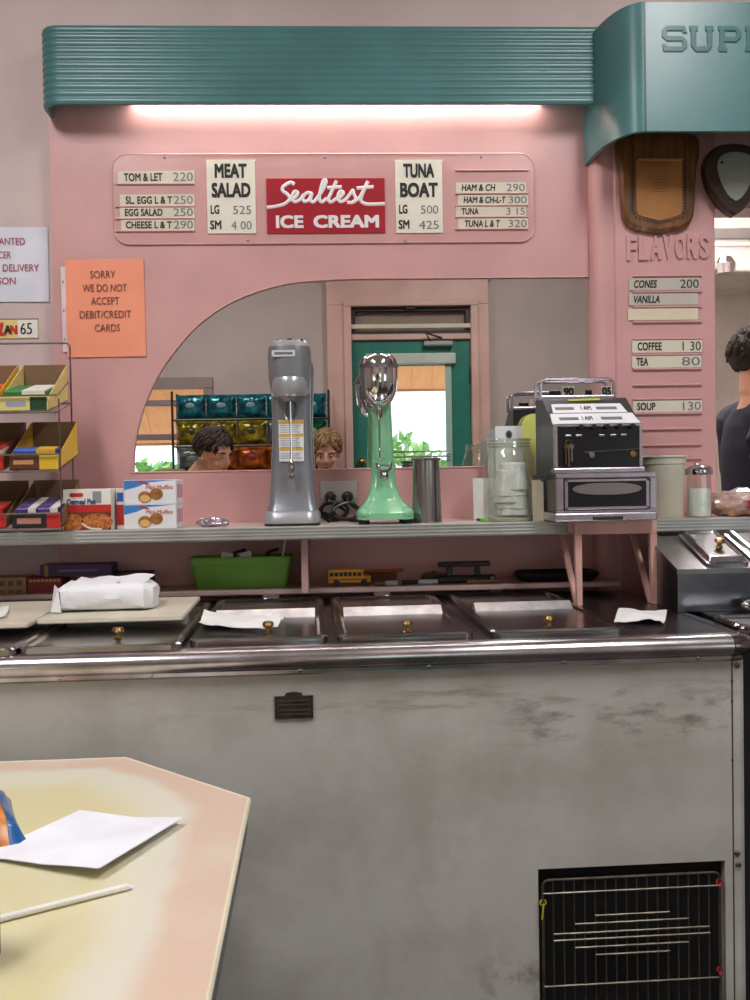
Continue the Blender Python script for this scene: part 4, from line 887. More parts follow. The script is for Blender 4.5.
card('white_card', 'plain white card standing behind the glass jar', 'card', 474, 521, 478, 519, 2.565, mat('card_white', (236, 236, 240), .6), .12)
c, w_, h_, M_ = card('logo_card', 'white card with a dark oval emblem above the jar', 'card', 497, 524, 426, 519, 2.62, white, .03)
fr = Fr(M_ @ Vector((0, -.0003, 0)), X_, M_.to_3x3() @ Z_)
obj('emblem', MB().prism([(U(3.6)*math.cos(t*math.pi/10), h_-U(9)+U(4.4)*math.sin(t*math.pi/10)) for t in range(20)], fr, 0, .0006), mat('emblem_grey', (96, 104, 100), .6), c)
obj('emblem_core', MB().prism([(U(1.8)*math.cos(t*math.pi/8), h_-U(9.3)+U(3)*math.sin(t*math.pi/8)) for t in range(16)], fr, .0006, .001), ink, c)
card('small_card', 'small white card leaning behind the left of the jar', 'card', 489, 500, 439, 519, 2.635, mat('card_grey', (206, 210, 208), .6), .02)
for i, (a, b, t) in enumerate(((533, 541, 480), (535.5, 542.5, 481), (538, 544, 482))):
    card('cream_folder', ('cream folded menu next to the jar, leftmost of three', 'cream folded menu next to the jar, middle of three', 'cream folded menu beside the register, nearest of three')[i], 'menu', a, b, t, 519, 2.446-.009*i, mat('cream_menu', (222, 212, 188), .6), .03, grp='cream menus beside the register')
yx0, yx1 = P(523, 519, 2.68).x, P(541, 519, 2.68).x; yh_ = P(530, 414, 2.68).z-ZS; yp_ = thing('yellow_pad', 'yellow-green rounded pad standing behind the register', 'pad', ((yx0+yx1)/2, 2.685, ZS)); yw_ = yx1-yx0
obj('sheet', MB().prism([(-yw_/2, 0), (yw_/2, 0), (yw_/2, yh_)]+[(-yw_/2+.03-.03*math.sin(a*math.pi/12), yh_-.04+.04*math.cos(a*math.pi/12)) for a in range(7)], Fr((0, 0, 0)), 0, .008), mat('yellow_green', (222, 226, 120), .5), yp_)
p0, p1 = PZ(468, 517, ZS+.006), PZ(486, 519.5, ZS+.006)
d = (Vector((p1.x, 2.455, 0))-Vector((p0.x, 2.48, 0))); pen = thing('pen', 'lime green pen lying on the shelf by the jar', 'pen', (p1.x, 2.455, ZS))
obj('barrel', MB().tube([(-d.x*.5, .02, .0052), (0, 0, .0052)], .005, 10), mat('lime_plastic', (120, 200, 50), .35), pen); obj('tip', MB().tube([(-d.x*.5, .02, .0052), (-d.x*.9, .034, .0052), (-d.x*1.0, .038, .0052)], [.0045, .0035, .001], 8), black, pen)
# ================================================================== cash register
YR = 2.30
xc = P(609, 519, YR).x; rg_ = thing('cash_register', 'old black and chrome cash register on the pink stand', 'cash register', (xc, YR, ZS+.0045))
def rx(px, py, Y): return P(px, py, Y).x-xc
def rz(px, py, Y): return P(px, py, Y).z-ZS-.0045
bz = rz(605, 512.5, YR)                               # plinth top
wb0, wb1 = rx(555, 515, YR), rx(658, 515, YR)
chp = mat('register_chrome', (196, 188, 198), .25, .8, var=.1)
obj('plinth', MB().box(wb0, wb1, 0, .3, 0, bz, .004), chp, rg_)
obj('plinth_pull', MB().box(-.04, .035, -.003, .004, bz*.15, bz*.6, .002), mat('pull_dark', (60, 56, 52), .4, .5), rg_)
dz = rz(605, 473, YR+.01); d0, d1 = rx(556.5, 490, YR+.01), rx(656, 490, YR+.01)
obj('drawer_case', MB().box(d0, d1, .014, .29, bz, dz, .003), blackenamel, rg_)
cf = MB()
for (a, b, e, f) in ((d0, d1, dz-.012, dz), (d0, d1, bz, bz+.006), (d0, d0+.017, bz+.006, dz-.012), (d1-.017, d1, bz+.006, dz-.012)): cf.box(a, b, .004, .02, e, f, .002, 1)
obj('drawer_frame', cf, chp, rg_)
e0, e1 = d0+.019, d1-.019; z0_, z1_ = bz+.008, dz-.015
dw = obj('drawer', MB().box(e0, e1, .006, .03, z0_, z1_, .002), blackenamel, rg_)
df = MB()
for (a, b, e, f) in ((e0, e1, z1_-.006, z1_), (e0, e1, z0_, z0_+.006), (e0, e0+.008, z0_, z1_), (e1-.008, e1, z0_, z1_)): df.box(a, b, .002, .008, e, f, .001, 1)
obj('drawer_rim', df, chp, dw)
zm = z0_+(z1_-z0_)*.68; em = (e0+e1)/2; frr = Fr((0, 0, 0))
obj('drawer_plate', MB().prism([(em+(e1-e0)*.41*math.copysign(abs(math.cos(t*math.pi/14))**.8, math.cos(t*math.pi/14)), zm+(z1_-z0_)*.2*math.sin(t*math.pi/14)) for t in range(28)], frr, -.0055, -.002), mat('dull_nickel', (150, 142, 140), .35, .8), dw)
# body
YBd = .05
b0, b1 = rx(553, 440, YR+YBd), rx(641, 440, YR+YBd)
zb0 = rz(600, 470, YR+YBd); zb1 = rz(600, 425, YR+YBd); yT = .17; zT = rz(600, 398, YR+yT)
side = [(YBd, dz-.002), (YBd, zb1), (yT, zT), (.25, zT), (.25, dz-.002)]
frs = Fr((b0, 0, 0), Y_, Z_)                        # normal = Y x Z = X
obj('body', MB().prism(side, frs, 0, b1-b0), mat('register_side', (66, 66, 70), .35, .3, var=.08), rg_)
obj('waist_rail', MB().box(b0-.003, b1+.006, YBd-.016, YBd+.02, dz+.0, dz+.014, .003), chp, rg_)
obj('waist_shadow_gap', MB().box(b0+.004, b1+.004, YBd-.02, YBd, dz-.003, dz+.001), blackenamel, rg_)
fz0 = dz+.014
obj('front_panel', MB().box(b0+.008, b1-.006, YBd-.006, YBd+.004, fz0, zb1-.004, .001), blackenamel, rg_)
ff = MB()
for (a, b, e, f) in ((b0, b0+.010, fz0, zb1), (b1-.008, b1, fz0, zb1), (b0, b1, zb1-.004, zb1+.003)): ff.box(a, b, YBd-.012, YBd+.004, e, f, .002, 1)
obj('front_frame', ff, chp, rg_)
wbd = b1-b0
for i in range(5):
    xk = b0+wbd*(.3+.145*i); kk = obj('key', MB().lathe([(.0055, 0), (.0065, -.004), (.006, -.009), (0, -.0095)], (xk, YBd-.012, zb1-.004), 12, 'y'), black, rg_)
    obj('key_stem', MB().tube([(xk, YBd, zb1-.006), (xk, YBd-.014, zb1-.004)], .0022, 6), steel, kk)
for fxx in (.16, .28, .54, .67, .79): obj('lever', MB().box(b0+wbd*fxx-.008, b0+wbd*fxx+.008, YBd-.011, YBd-.006, fz0+(zb1-fz0)*.72, fz0+(zb1-fz0)*.78, .0015), steel, rg_)
obj('lever_bar', MB().tube([(b0+wbd*.35, YBd-.01, fz0+(zb1-fz0)*.36), (b1-.01, YBd-.01, fz0+(zb1-fz0)*.42)], .0015, 6), steel, rg_)
for fxx, m_ in ((.43, steel), (.9, brass)): obj('lock', MB().lathe([(.008, 0), (.009, -.004), (.006, -.007), (0, -.007)], (b0+wbd*fxx, YBd-.006, fz0+(zb1-fz0)*.3), 14, 'y'), m_, rg_)
kr = obj('key_ring', MB().tube([(b0+wbd*.16+.007*math.cos(a*math.pi/6), YBd-.012, fz0+(zb1-fz0)*.58+.008*math.sin(a*math.pi/6)) for a in range(12)], .0012, 6, True), brass, rg_)
for i, (dx, ln, m_) in enumerate(((-.007, .045, mat('dark_brass', (96, 78, 50), .4, .8)), (0, .052, mat('old_key', (120, 100, 70), .4, .8)), (.007, .038, steel))):
    zz = fz0+(zb1-fz0)*.5; xk = b0+wbd*.16+dx
    obj('hanging_key', MB().lathe([(.006, 0), (.0065, -.001), (.006, -.002)], (xk, YBd-.012-.002*i, zz), 10, 'y').box(xk-.0022, xk+.0022, YBd-.0145-.002*i, YBd-.012-.002*i, zz-ln, zz), m_, kr)
# sloping top with taped paper strips
sl = Vector((0, yT-YBd, zT-zb1)).normalized(); fsl = Fr((b0, YBd, zb1), X_, sl); ls = math.hypot(yT-YBd, zT-zb1)
for i, (v0, v1, u0, u1) in enumerate(((.04, .40, .0, 1.0), (.43, .76, .06, .92))):
    st = obj('paper_strip', MB().prism([(wbd*u0, ls*v0), (wbd*u1, ls*v0), (wbd*(u1-.03), ls*v1), (wbd*u0+.004, ls*v1)], fsl, .001, .0022), white, rg_)
    text('lettering', 'I AM', fsl, wbd*(.42+.04*i), ls*(v0+v1)/2, .026, ls*.14, ink, st, False, bold=.02, d0=.0024)
    for (ua, ub) in ((.1, .32), (.58, .82)): obj('blurred_print', MB().prism([(wbd*ua, ls*((v0+v1)/2-.06)), (wbd*ub, ls*((v0+v1)/2-.06)), (wbd*ub, ls*((v0+v1)/2+.04)), (wbd*ua, ls*((v0+v1)/2+.04))], fsl, .0022, .0027), mat('grey_type2', (120, 120, 126), .6), st)
obj('yellow_strip', MB().prism([(wbd*.3, ls*.88), (wbd*.68, ls*.9), (wbd*.68, ls*.97), (wbd*.3, ls*.95)], fsl, .001, .002), mat('lime_tape', (200, 205, 70), .5), rg_)
# indicator window with chrome handles front and back
hz = rz(590, 379, YR+yT)
for yy in (yT+.005, yT+.07):
    lx0, lx1 = b0-.002, b1-.03
    pts = [(lx0, yy, zT-.004), (lx0, yy, hz-.015), (lx0+.004, yy, hz-.005), (lx0+.014, yy, hz), (lx1-.014, yy, hz), (lx1-.004, yy, hz-.005), (lx1, yy, hz-.015), (lx1, yy, zT-.004)]
    obj('handle_frame', MB().tube(pts, .0045, 10), chp, rg_)
obj('indicator_base', MB().box(b0, b1-.03, yT, yT+.078, zT-.001, zT+.008, .002), chp, rg_)
for (fx_, body, w2) in ((.28, None, .030), (.47, '90', .034), (.75, None, .018), (1.0, '05', .03)):
    xk = b0+(lx1-b0)*fx_-.012; fl_ = obj('number_flag', MB().box(xk-w2/2, xk+w2/2, yT+.03, yT+.033, zT+.005, zT+(.034 if body else .024), .001), cream if body else blackenamel, rg_)
    if body: text('lettering', body, Fr((0, yT+.03, 0)), xk, zT+.02, w2*.75, .02, ink, fl_, False, bold=.05, depth=.0008)
obj('indicator_glass', MB().box(b0+.006, b1-.036, yT+.012, yT+.014, zT+.008, hz-.006), glass('thin_glass', (240, 244, 242), .05), rg_)
# pink stand
stp = thing('register_stand', 'pink painted wooden stand holding up the cash register', 'stand', (xc, 2.36, P(615, 605, 2.40).z))
FZT = .919
ps = mat('pink_stand_paint', (216, 168, 156), .45, var=.1, vscale=9)
y_f = 2.335; s0, s1 = P(575, 526, y_f).x, P(657, 526, y_f).x
sub('top_board', MB().box(s0, s1, y_f, 2.415, ZS-.030, ZS+.004, .002), ps, stp)
for x in (s0, s1-.017):
    sub('front_leg', MB().loft([[Vector((x+.004, y_f+.001, FZT+.001)), Vector((x+.017, y_f+.001, FZT+.001)), Vector((x+.017, y_f+.018, FZT+.001)), Vector((x+.004, y_f+.018, FZT+.001))], [Vector((x, y_f+.001, ZS-.0305)), Vector((x+.017, y_f+.001, ZS-.0305)), Vector((x+.017, y_f+.018, ZS-.0305)), Vector((x, y_f+.018, ZS-.0305))]], True, False), ps, stp)
    yb_ = 2.52
    q0 = [Vector((x+.003, y_f+.019, FZT+.001)), Vector((x+.016, y_f+.019, FZT+.001)), Vector((x+.016, y_f+.036, FZT+.001)), Vector((x+.003, y_f+.036, FZT+.001))]
    q1 = [Vector((v.x, v.y+yb_-y_f-.03, ZS-.0305)) for v in q0]
    sub('brace_leg', MB().loft([q0, q1], True, False), ps, stp)
# ================================================================== right end of the shelf
p = P(664, 515, 2.52); tb2 = thing('plastic_tub', 'frosted plastic tub between the register and the sugar shaker', 'tub', (p.x, 2.52, ZS))
rt_, rb_ = U(22, 2.52), U(19.5, 2.52); ht_ = P(664, 456, 2.52).z-ZS
obj('wall', MB().lathe([(rb_*.95, 0), (rb_, .004), (rt_*.97, ht_*.86), (rt_, ht_*.87), (rt_, ht_*.99), (rt_*.96, ht_), (rt_*.93, ht_*.97), (rb_*.92, .006), (0, .005)], n=36), mat('frosted_plastic', (214, 210, 190), .35, var=.03), tb2)
obj('rim', MB().tube([(rt_*1.01*math.cos(a*math.pi/18), rt_*1.01*math.sin(a*math.pi/18), ht_*.985) for a in range(36)], .003, 8, True), mat('frosted_rim', (208, 214, 200), .35), tb2)
p = P(699.5, 515, 2.50); sk = thing('sugar_shaker', 'glass sugar shaker with a chrome lid', 'shaker', (p.x, 2.50, ZS)); rs_ = U(12, 2.5); hs = P(699, 464, 2.5).z-ZS
def flute(r, z, n=40, a=.03): return [Vector((r*(1+a*math.cos(10*2*math.pi*i/n))*math.cos(2*math.pi*i/n), r*(1+a*math.cos(10*2*math.pi*i/n))*math.sin(2*math.pi*i/n), z)) for i in range(n)]
obj('glass_body', MB().loft([flute(rs_, .0005), flute(rs_, hs*.55), flute(rs_*.95, hs*.8)], False), glass('shaker_glass', (240, 243, 240), .12, .03), sk)
obj('sugar', MB().loft([flute(rs_*.9, .003), flute(rs_*.9, hs*.5), flute(rs_*.8, hs*.54)]), mat('sugar_white', (232, 236, 230), .8), sk)
obj('lid', MB().lathe([(rs_*1.1, hs*.8), (rs_*1.13, hs*.86), (rs_*1.1, hs*.91), (rs_*.85, hs*.96), (rs_*.3, hs*.985), (0, hs*.985)], n=28), chrome, sk); obj('spout_flap', MB().box(-.012, -.001, -.004, .006, hs*.97, hs*1.03, .002), chrome, sk)
p = P(742, 514, 2.50); bb_ = thing('bread_bag', 'clear and red plastic bag of buns at the shelf end', 'bag', (p.x, 2.52, ZS))
obj('bun', crumple(0, (.075, .06, .032), 0, 0, .12, 11), mat('bun_tan', (206, 168, 140), .6, var=.2, vscale=20), bb_)
obj('bag_film', crumple(0, (.083, .066, .036), 0, 0, .3, 12), glass('bag_film', (236, 226, 226), .25, .1, .22), bb_)
fbb = MB()
obj('red_print', crumple(0, (.05, .058, .019), 0, 0, .3, 13).move((.012, -.012, .018)), mat('maroon_film', (150, 46, 52), .25), bb_)
# ================================================================== ice cream freezer
FRZ = math.radians(1.5); FO = Vector((0, 1.86, 0))
RI = Matrix.Rotation(-FRZ, 3, 'Z'); FN = Matrix.Rotation(FRZ, 3, 'Z') @ Vector((0, 1, 0))
def toL(w): return RI @ (w-FO)
def fz(px, py, z=FZT): return toL(PZ(px, py, z))
def ffr(px, py):
    r = ray(px, py); return toL(EYE+r*((FO-EYE).dot(FN)/r.dot(FN)))
fz_ = thing('ice_cream_freezer', 'long white ice cream freezer with steel top and chrome edge', 'freezer', FO, FRZ)
XL, XR = -1.9, ffr(746, 700).x
# white enamel with dirt and scratches
def enamel():
    mt = mat('white_enamel_dirty', (208, 206, 199), .38, var=.05, vscale=2.5); nt = mt.node_tree; N = nt.nodes; K = nt.links
    b = N['Principled BSDF']; src = b.inputs['Base Color'].links[0].from_socket; tc = [n for n in N if n.type == 'TEX_COORD'][0]
    def layer(src, scale, lo, hi, col, stretch, seedoff, mask=None, amt=1.0):
        mp = N.new('ShaderNodeMapping'); mp.inputs['Scale'].default_value = stretch; mp.inputs['Location'].default_value = seedoff; K.new(tc.outputs['Object'], mp.inputs[0])
        nz = N.new('ShaderNodeTexNoise'); nz.inputs['Scale'].default_value = scale; nz.inputs['Detail'].default_value = 8; nz.inputs['Roughness'].default_value = .65; K.new(mp.outputs[0], nz.inputs['Vector'])
        mr = N.new('ShaderNodeMapRange'); mr.inputs[1].default_value = lo; mr.inputs[2].default_value = hi; mr.inputs[4].default_value = amt; K.new(nz.outputs['Fac'], mr.inputs[0])
        f = mr.outputs[0]
        if mask:
            sx = N.new('ShaderNodeSeparateXYZ'); K.new(tc.outputs['Object'], sx.inputs[0])
            for ax, c, w in mask:
                s1 = N.new('ShaderNodeMath'); s1.operation = 'SUBTRACT'; s1.inputs[1].default_value = c; K.new(sx.outputs[ax], s1.inputs[0])
                s2 = N.new('ShaderNodeMath'); s2.operation = 'ABSOLUTE'; K.new(s1.outputs[0], s2.inputs[0])
                s3 = N.new('ShaderNodeMapRange'); s3.inputs[1].default_value = w; s3.inputs[2].default_value = w*.4; K.new(s2.outputs[0], s3.inputs[0])
                s4 = N.new('ShaderNodeMath'); s4.operation = 'MULTIPLY'; K.new(f, s4.inputs[0]); K.new(s3.outputs[0], s4.inputs[1]); f = s4.outputs[0]
        mx_ = N.new('ShaderNodeMix'); mx_.data_type = 'RGBA'; K.new(f, mx_.inputs[0]); K.new(src, mx_.inputs[6]); mx_.inputs[7].default_value = L(col); return mx_.outputs[2]
    A, Bp = ffr(640, 715), ffr(295, 700)
    src = layer(src, 4, .45, .75, (150, 142, 128), (1, 1, 1), (0, 0, 0), None, .6)
    src = layer(src, 9, .5, .68, (104, 94, 84), (1, 1, 3), (3, 0, 0), (('X', A.x, .42), ('Z', A.z, .075)), .8)
    src = layer(src, 14, .5, .66, (120, 108, 92), (.35, 1, 3), (7, 0, 1), (('X', (A.x+Bp.x)/2, .8), ('Z', A.z+.045, .035)), .6)
    src = layer(src, 12, .55, .7, (116, 106, 94), (1, 1, 1), (1, 2, 5), (('X', ffr(310, 830).x, .05), ('Z', .66, .14)), .55)
    src = layer(src, 6, .4, .62, (98, 80, 62), (.6, 1, 2), (2, 5, 5), (('Z', .0, .14),), .9)
    src = layer(src, 10, .5, .64, (110, 92, 72), (1, 1, 1), (4, 5, 5), (('X', ffr(535, 990).x-.02, .14), ('Z', ffr(535, 1000).z, .12)), .8)
    K.new(src, b.inputs['Base Color']); return mt
en = enamel()
gx0, gz1 = ffr(538, 870).x, ffr(630, 865).z; gx1 = ffr(725, 865).x; gz0 = .10
xs = ffr(732, 720).x                                # seam before the corner post
zt0 = ffr(375, 670).z                               # enamel top edge
bd_ = MB(); bd_.box(XL, gx0, 0, .02, .06, zt0); bd_.box(gx1, xs, 0, .02, .06, zt0); bd_.box(gx0, gx1, 0, .02, gz1, zt0); bd_.box(gx0, gx1, 0, .02, .06, gz0)
obj('front_panel', bd_, en, fz_)
bk = MB(); bk.box(XL, XR-.01, .38, .76, .06, FZT-.03); bk.box(XL, gx0-.03, .02, .38, .06, FZT-.03); bk.box(gx0-.03, XR-.01, .02, .38, gz1+.03, FZT-.03); bk.box(gx1+.02, XR-.012, .02, .38, .06, gz1+.03); bk.box(gx0-.03, gx1+.02, .02, .38, .05, gz0-.01)
obj('cabinet', bk, mat('dark_cabinet', (46, 42, 42), .7), fz_)
obj('plinth', MB().box(XL+.02, XR-.02, .05, .7, 0, .06), black, fz_)
obj('corner_post', MB().loft([[Vector((xs+.002, 0, z)), Vector((XR-.012, 0, z)), Vector((XR-.004, .004, z)), Vector((XR, .012, z)), Vector((XR, .03, z)), Vector((xs+.002, .03, z))] for z in (.06, zt0)], True, False), en, fz_)
obj('seam', MB().box(xs-.001, xs+.002, -.0006, .004, .06, zt0), mat('seam_dark', (80, 72, 62), .8), fz_)
for (px, py) in ((737, 665), (737, 853), (738, 864)):
    q = ffr(px, py); obj('bolt', MB().lathe([(.006, 0), (.006, -.003), (.003, -.005), (0, -.005)], (q.x, 0, q.z), 10, 'y'), steel, fz_)
for py in (681, 701, 760): q = ffr(731, py); obj('rivet', MB().lathe([(.0025, 0), (.0025, -.002), (0, -.003)], (xs+.0, 0, q.z), 8, 'y'), mat('rivet_dark', (70, 60, 52), .6), fz_)
obj('end_panel', MB().box(XR-.008, XR, .03, .74, .06, FZT-.02), en, fz_)
# steel top and chrome nosing
obj('steel_top', MB().box(XL, XR, .012, .755, FZT-.02, FZT, .003), steeldark, fz_)
zt = FZT+.001
profn = [(.02, zt), (.0, zt-.0005), (-.016, zt-.005), (-.024, zt-.014), (-.026, zt-.026), (-.022, zt-.036), (-.014, zt-.041), (-.009, zt-.043), (-.009, zt0+.0005), (-.006, zt0-.003), (.0, zt0-.003), (.0, zt-.03), (.02, zt-.012)]
def ring(x, s=0): return [Vector((x, y, z)) for y, z in profn]
ch = mat('nosing_chrome', (198, 194, 198), .24, 1.0, var=.12, vscale=14)
obj('chrome_nosing', MB().loft([ring(XL), ring(xs-.004)], True, True), ch, fz_)
cr = []
for i in range(9):
    a = math.radians(90*i/8); R0 = .03
    cx0 = XR-R0
    cr.append([Vector((cx0+(R0-y-.0)*math.sin(a)-0*y if True else 0, R0-(R0-y)*math.cos(a), z)) for y, z in profn])
rings = [ring(xs-.002), ring(XR-.03)]+cr[1:]+[[Vector((XR-y, .3, z)) for y, z in profn]]
obj('chrome_corner', MB().loft(rings, True, True), mat('corner_chrome', (150, 138, 142), .22, 1.0), fz_)
for px in (62, 152, 300, 428, 562, 696):
    q = ffr(px, 668-(px-300)*.033); obj('screw', MB().lathe([(.0045, 0), (.0045, -.002), (.002, -.0035), (0, -.0035)], (q.x, -.009, zt0+.006), 10, 'y'), chrome, fz_)
# nameplate
q0, q1 = ffr(275, 719), ffr(313, 695); frf = Fr((0, 0, 0)); npm = mat('name_plate_bronze', (78, 68, 62), .45, .6, var=.2, vscale=60)
npx = MB(); npx.prism([(q0.x, q0.z), (q1.x, q0.z), (q1.x, q1.z), ((q0.x*.26+q1.x*.74), q1.z), ((q0.x*.3+q1.x*.7), q1.z+.006), ((q0.x+q1.x)/2, q1.z+.008), ((q0.x*.7+q1.x*.3), q1.z+.006), ((q0.x*.74+q1.x*.26), q1.z), (q0.x, q1.z)], frf, 0, .004)
pl_ = obj('name_plate', npx, npm, fz_)
for t in (.2, .38, .62, .8): zz = q0.z+(q1.z-q0.z)*t; obj('raised_line', MB().prism([(q0.x+.006, zz-.0012), (q1.x-.006, zz-.0012), (q1.x-.006, zz+.0012), (q0.x+.006, zz+.0012)], frf, .004, .0052), mat('bronze_light', (104, 92, 84), .4, .6), pl_)
# lids
def lid(front, back, knob, yf, yb, slope=.0):
    (fx0, fx1), (bx0, bx1) = front, back
    f0, f1 = fz(fx0, yf, FZT+.014), fz(fx1, yf, FZT+.014); b0, b1 = fz(bx0, yb, FZT+.014), fz(bx1, yb, FZT+.014)
    x0, x1 = (f0.x+b0.x)/2, (f1.x+b1.x)/2; y0, y1 = (f0.y+f1.y)/2, min((b0.y+b1.y)/2, .70)
    w, d = x1-x0, y1-y0; cx, cy = (x0+x1)/2, (y0+y1)/2
    b = MB(); z = FZT+.0005
    b.loft([rring(cx, cy, z, w, d, .02), rring(cx, cy, z+.010, w, d, .02), rring(cx, cy, z+.0135, w-.008, d-.008, .018), rring(cx, cy, z+.0135, w-.03, d-.03, .012), rring(cx, cy, z+.009, w-.042, d-.042, .008)])
    l_ = obj('lid', b, steellid, fz_)
    split = y0+d*.62
    split = y0+d*.52; obj('lid_fold_highlight', MB().prism([(split-.034, z+.0085), (split+.02, z+.0085), (split, z+.0255), (split-.004, z+.026)], Fr((cx-w/2+.024, 0, 0), Y_, Z_), 0, w-.048), mat('fold_highlight_steel', (214, 214, 216), .35, .8, var=.12, vscale=25), l_)  # bright reflection band built into the fold: steep ridge, paler steel
    k_ = fz(*knob, FZT+.03); kp = (k_.x, max(k_.y, y0+.03), z+.009)
    obj('knob', MB().lathe([(.010, 0), (.005, .003), (.004, .009), (.010, .013), (.0125, .018), (.010, .023), (0, .025)], kp, 16), brass, l_)
    obj('hinge', MB().box(cx-.02, cx+.02, y1-.004, y1+.012, z, z+.016, .003).lathe([(.006, cx-.022), (.006, cx+.022)], (0, y1+.006, z+.016), 8, 'x'), chrome, l_)
lid((40, 189), (78, 203), (118, 629), 645, 604)
lid((196, 326), (215, 325), (268, 623), 637.5, 598)
lid((334, 467), (332, 443), (407, 622), 634, 595)
lid((480, 607), (449, 566), (549, 617), 629.5, 590)
lid((-110, 38), (-60, 68), (-30, 632), 650, 606)
# front grille
gr = thing('wire_grille', 'wire grille tied over the dark freezer vent', 'grille', FO, FRZ)
gm = mat('grille_wire', (112, 104, 92), .4, .7, var=.2, vscale=30)
q = lambda px, py: ffr(px, py)
a0, a1 = q(542, 880), q(718, 870); gxa, gxb = a0.x, a1.x; gza = (a0.z+a1.z)/2; gzb = .155; Yg = -.006
fpts = rrect(gxb-gxa, gza-gzb, .012, 4, (gxa+gxb)/2, (gza+gzb)/2)
obj('frame_wire', MB().tube([Vector((a, Yg, b)) for a, b in fpts], .0028, 8, True), gm, gr)
wm = None; nv = 16
for i in range(1, nv+1):
    x = gxa+(gxb-gxa)*i/(nv+1)
    if wm is None: o = wm = obj('bar', MB().tube([(0, 0, 0), (0, 0, gza-gzb)], .0017, 6), gm, gr)
    else: o = link_copy(wm, gr)
    o.location = (x, Yg+.002, gzb)
hz_ = lambda py: q(630, py).z
for (py, xa, xb) in ((888, 0, 1), (912, .29, .71), (919.5, .175, .82), (928.5, .055, .94), (935, .055, .94), (943, .175, .82), (951, .29, .71), (980, 0, 1)):
    z = hz_(py); obj('cross_bar', MB().tube([(gxa+(gxb-gxa)*xa, Yg-.002, z), (gxa+(gxb-gxa)*xb, Yg-.002, z)], .0022, 6), gm, gr)
for (x, py, m_, ln) in ((gxa, 897, mat('yellow_tie', (205, 190, 40), .5), .03), (gxb, 885, mat('red_tie', (200, 50, 50), .5), .006), (gxb, 973, mat('red_tie', (200, 50, 50), .5), .006)):
    z = hz_(py); obj('cable_tie', MB().tube([(x+.006*math.cos(a*math.pi/4), Yg, z+.006*math.sin(a*math.pi/4)) for a in range(8)], .0018, 6, True).tube([(x, Yg-.006, z), (x-.004, Yg-.008, z-ln)], .0018, 6), m_, gr)
obj('vent_back', MB().box(gx0+.001, gx1-.001, .02, .03, gz0, gz1-.001), mat('vent_black', (12, 11, 12), .8), fz_)
# ------------------------------------------------------------------ things on the freezer
RZ = Matrix.Rotation(FRZ, 3, 'Z')
def W_(l): return FO + RZ @ Vector(l)
boardm = mat('cutting_board', (206, 198, 180), .5, var=.07, vscale=6)
def board(label, pf, pb, z, th):
    a, b = fz(pf[0], pf[2], z), fz(pf[1], pf[2], z); c, d = fz(pb[0], pb[2], z), fz(pb[1], pb[2], z)
    x0, x1, y0, y1 = (a.x+c.x)/2, (b.x+d.x)/2, (a.y+b.y)/2, (c.y+d.y)/2
    t = thing('cutting_board', label, 'cutting board', W_(((x0+x1)/2, (y0+y1)/2, z-th)), FRZ, 'cream boards on the freezer')
    w, d_ = x1-x0, y1-y0; obj('slab', MB().box(-w/2, w/2, -d_/2, d_/2, 0, th, .004), boardm, t); obj('edge_strip', MB().box(-w/2+.004, w/2-.004, -d_/2-.0015, -d_/2+.002, .002, th-.006, .001), mat('board_edge', (214, 208, 188), .5), t); return t
zb_ = FZT+.0165+.014
board('cream cutting board lying under the white paper parcel', (48, 188, 617), (70, 193, 598), zb_+.0092, .012)
board('cream cutting board at the left end of the freezer', (-90, 40, 624), (-60, 55, 602), zb_+.0092, .012)
# parcel of white paper
pz = zb_+.0097
a, b = fz(52, 614, pz), fz(153, 609, pz); pw_ = b.x-a.x; yc = (a.y+b.y)/2+.06
pc = thing('paper_parcel', 'bulky white paper wrapped parcel on the cutting board', 'parcel', W_(((a.x+b.x)/2, yc, pz)), FRZ)
rnd = random.Random(4); rings = []; n = 28
for i in range(15):
    t = i/14; e = min(1, min(t, 1-t)*9+.62); ring_ = []
    for k in range(n):
        an = 2*math.pi*k/n; y = math.copysign(abs(math.cos(an))**.55, math.cos(an))*.072*e; z = .031+math.copysign(abs(math.sin(an))**.6, math.sin(an))*.031*(e if math.sin(an) > 0 else 1)
        z *= 1+.18*(t-.35)*(-1 if t > .9 else 1)*.3
        j = rnd.uniform(-.0028, .0028); ring_.append(Vector((-pw_/2+pw_*t+rnd.uniform(-.003, .003), y+j, max(.0005, z+(j if z > .01 else 0)))))
    rings.append(ring_)
papm = mat('crinkled_white_paper', (236, 238, 242), .6, var=.02, bump=.35, bscale=22)
obj('wrapping', MB().loft(rings, True, True), papm, pc)
fl_ = MB(); rnd = random.Random(9); pts = []
for i in range(9):
    for j in range(4): pts.append(Vector((-pw_*.36+pw_*.8*i/8, -.03+.035*j, .056+.003*j+.003*math.sin(i*1.7+j)+rnd.uniform(-.001, .001)+.004*(i > 4))))
pts2 = [p_-Vector((0, 0, .0008)) for p_ in pts]
fl_.add(pts+pts2, [f for i in range(8) for j in range(3) for f in ((i*4+j, (i+1)*4+j, (i+1)*4+j+1, i*4+j+1), (36+i*4+j, 36+i*4+j+1, 36+(i+1)*4+j+1, 36+(i+1)*4+j))])
obj('top_flap', fl_, papm, pc); obj('end_fold', MB().add([Vector((-pw_/2-.004, -.075, .004)), Vector((-pw_/2+.02, -.078, .002)), Vector((-pw_/2+.012, -.07, .055)), Vector((-pw_/2-.006, -.03, .06)), Vector((-pw_/2-.002, -.03, .02))], [(0, 1, 2, 3), (0, 3, 4), (3, 2, 1, 0)]), papm, pc)
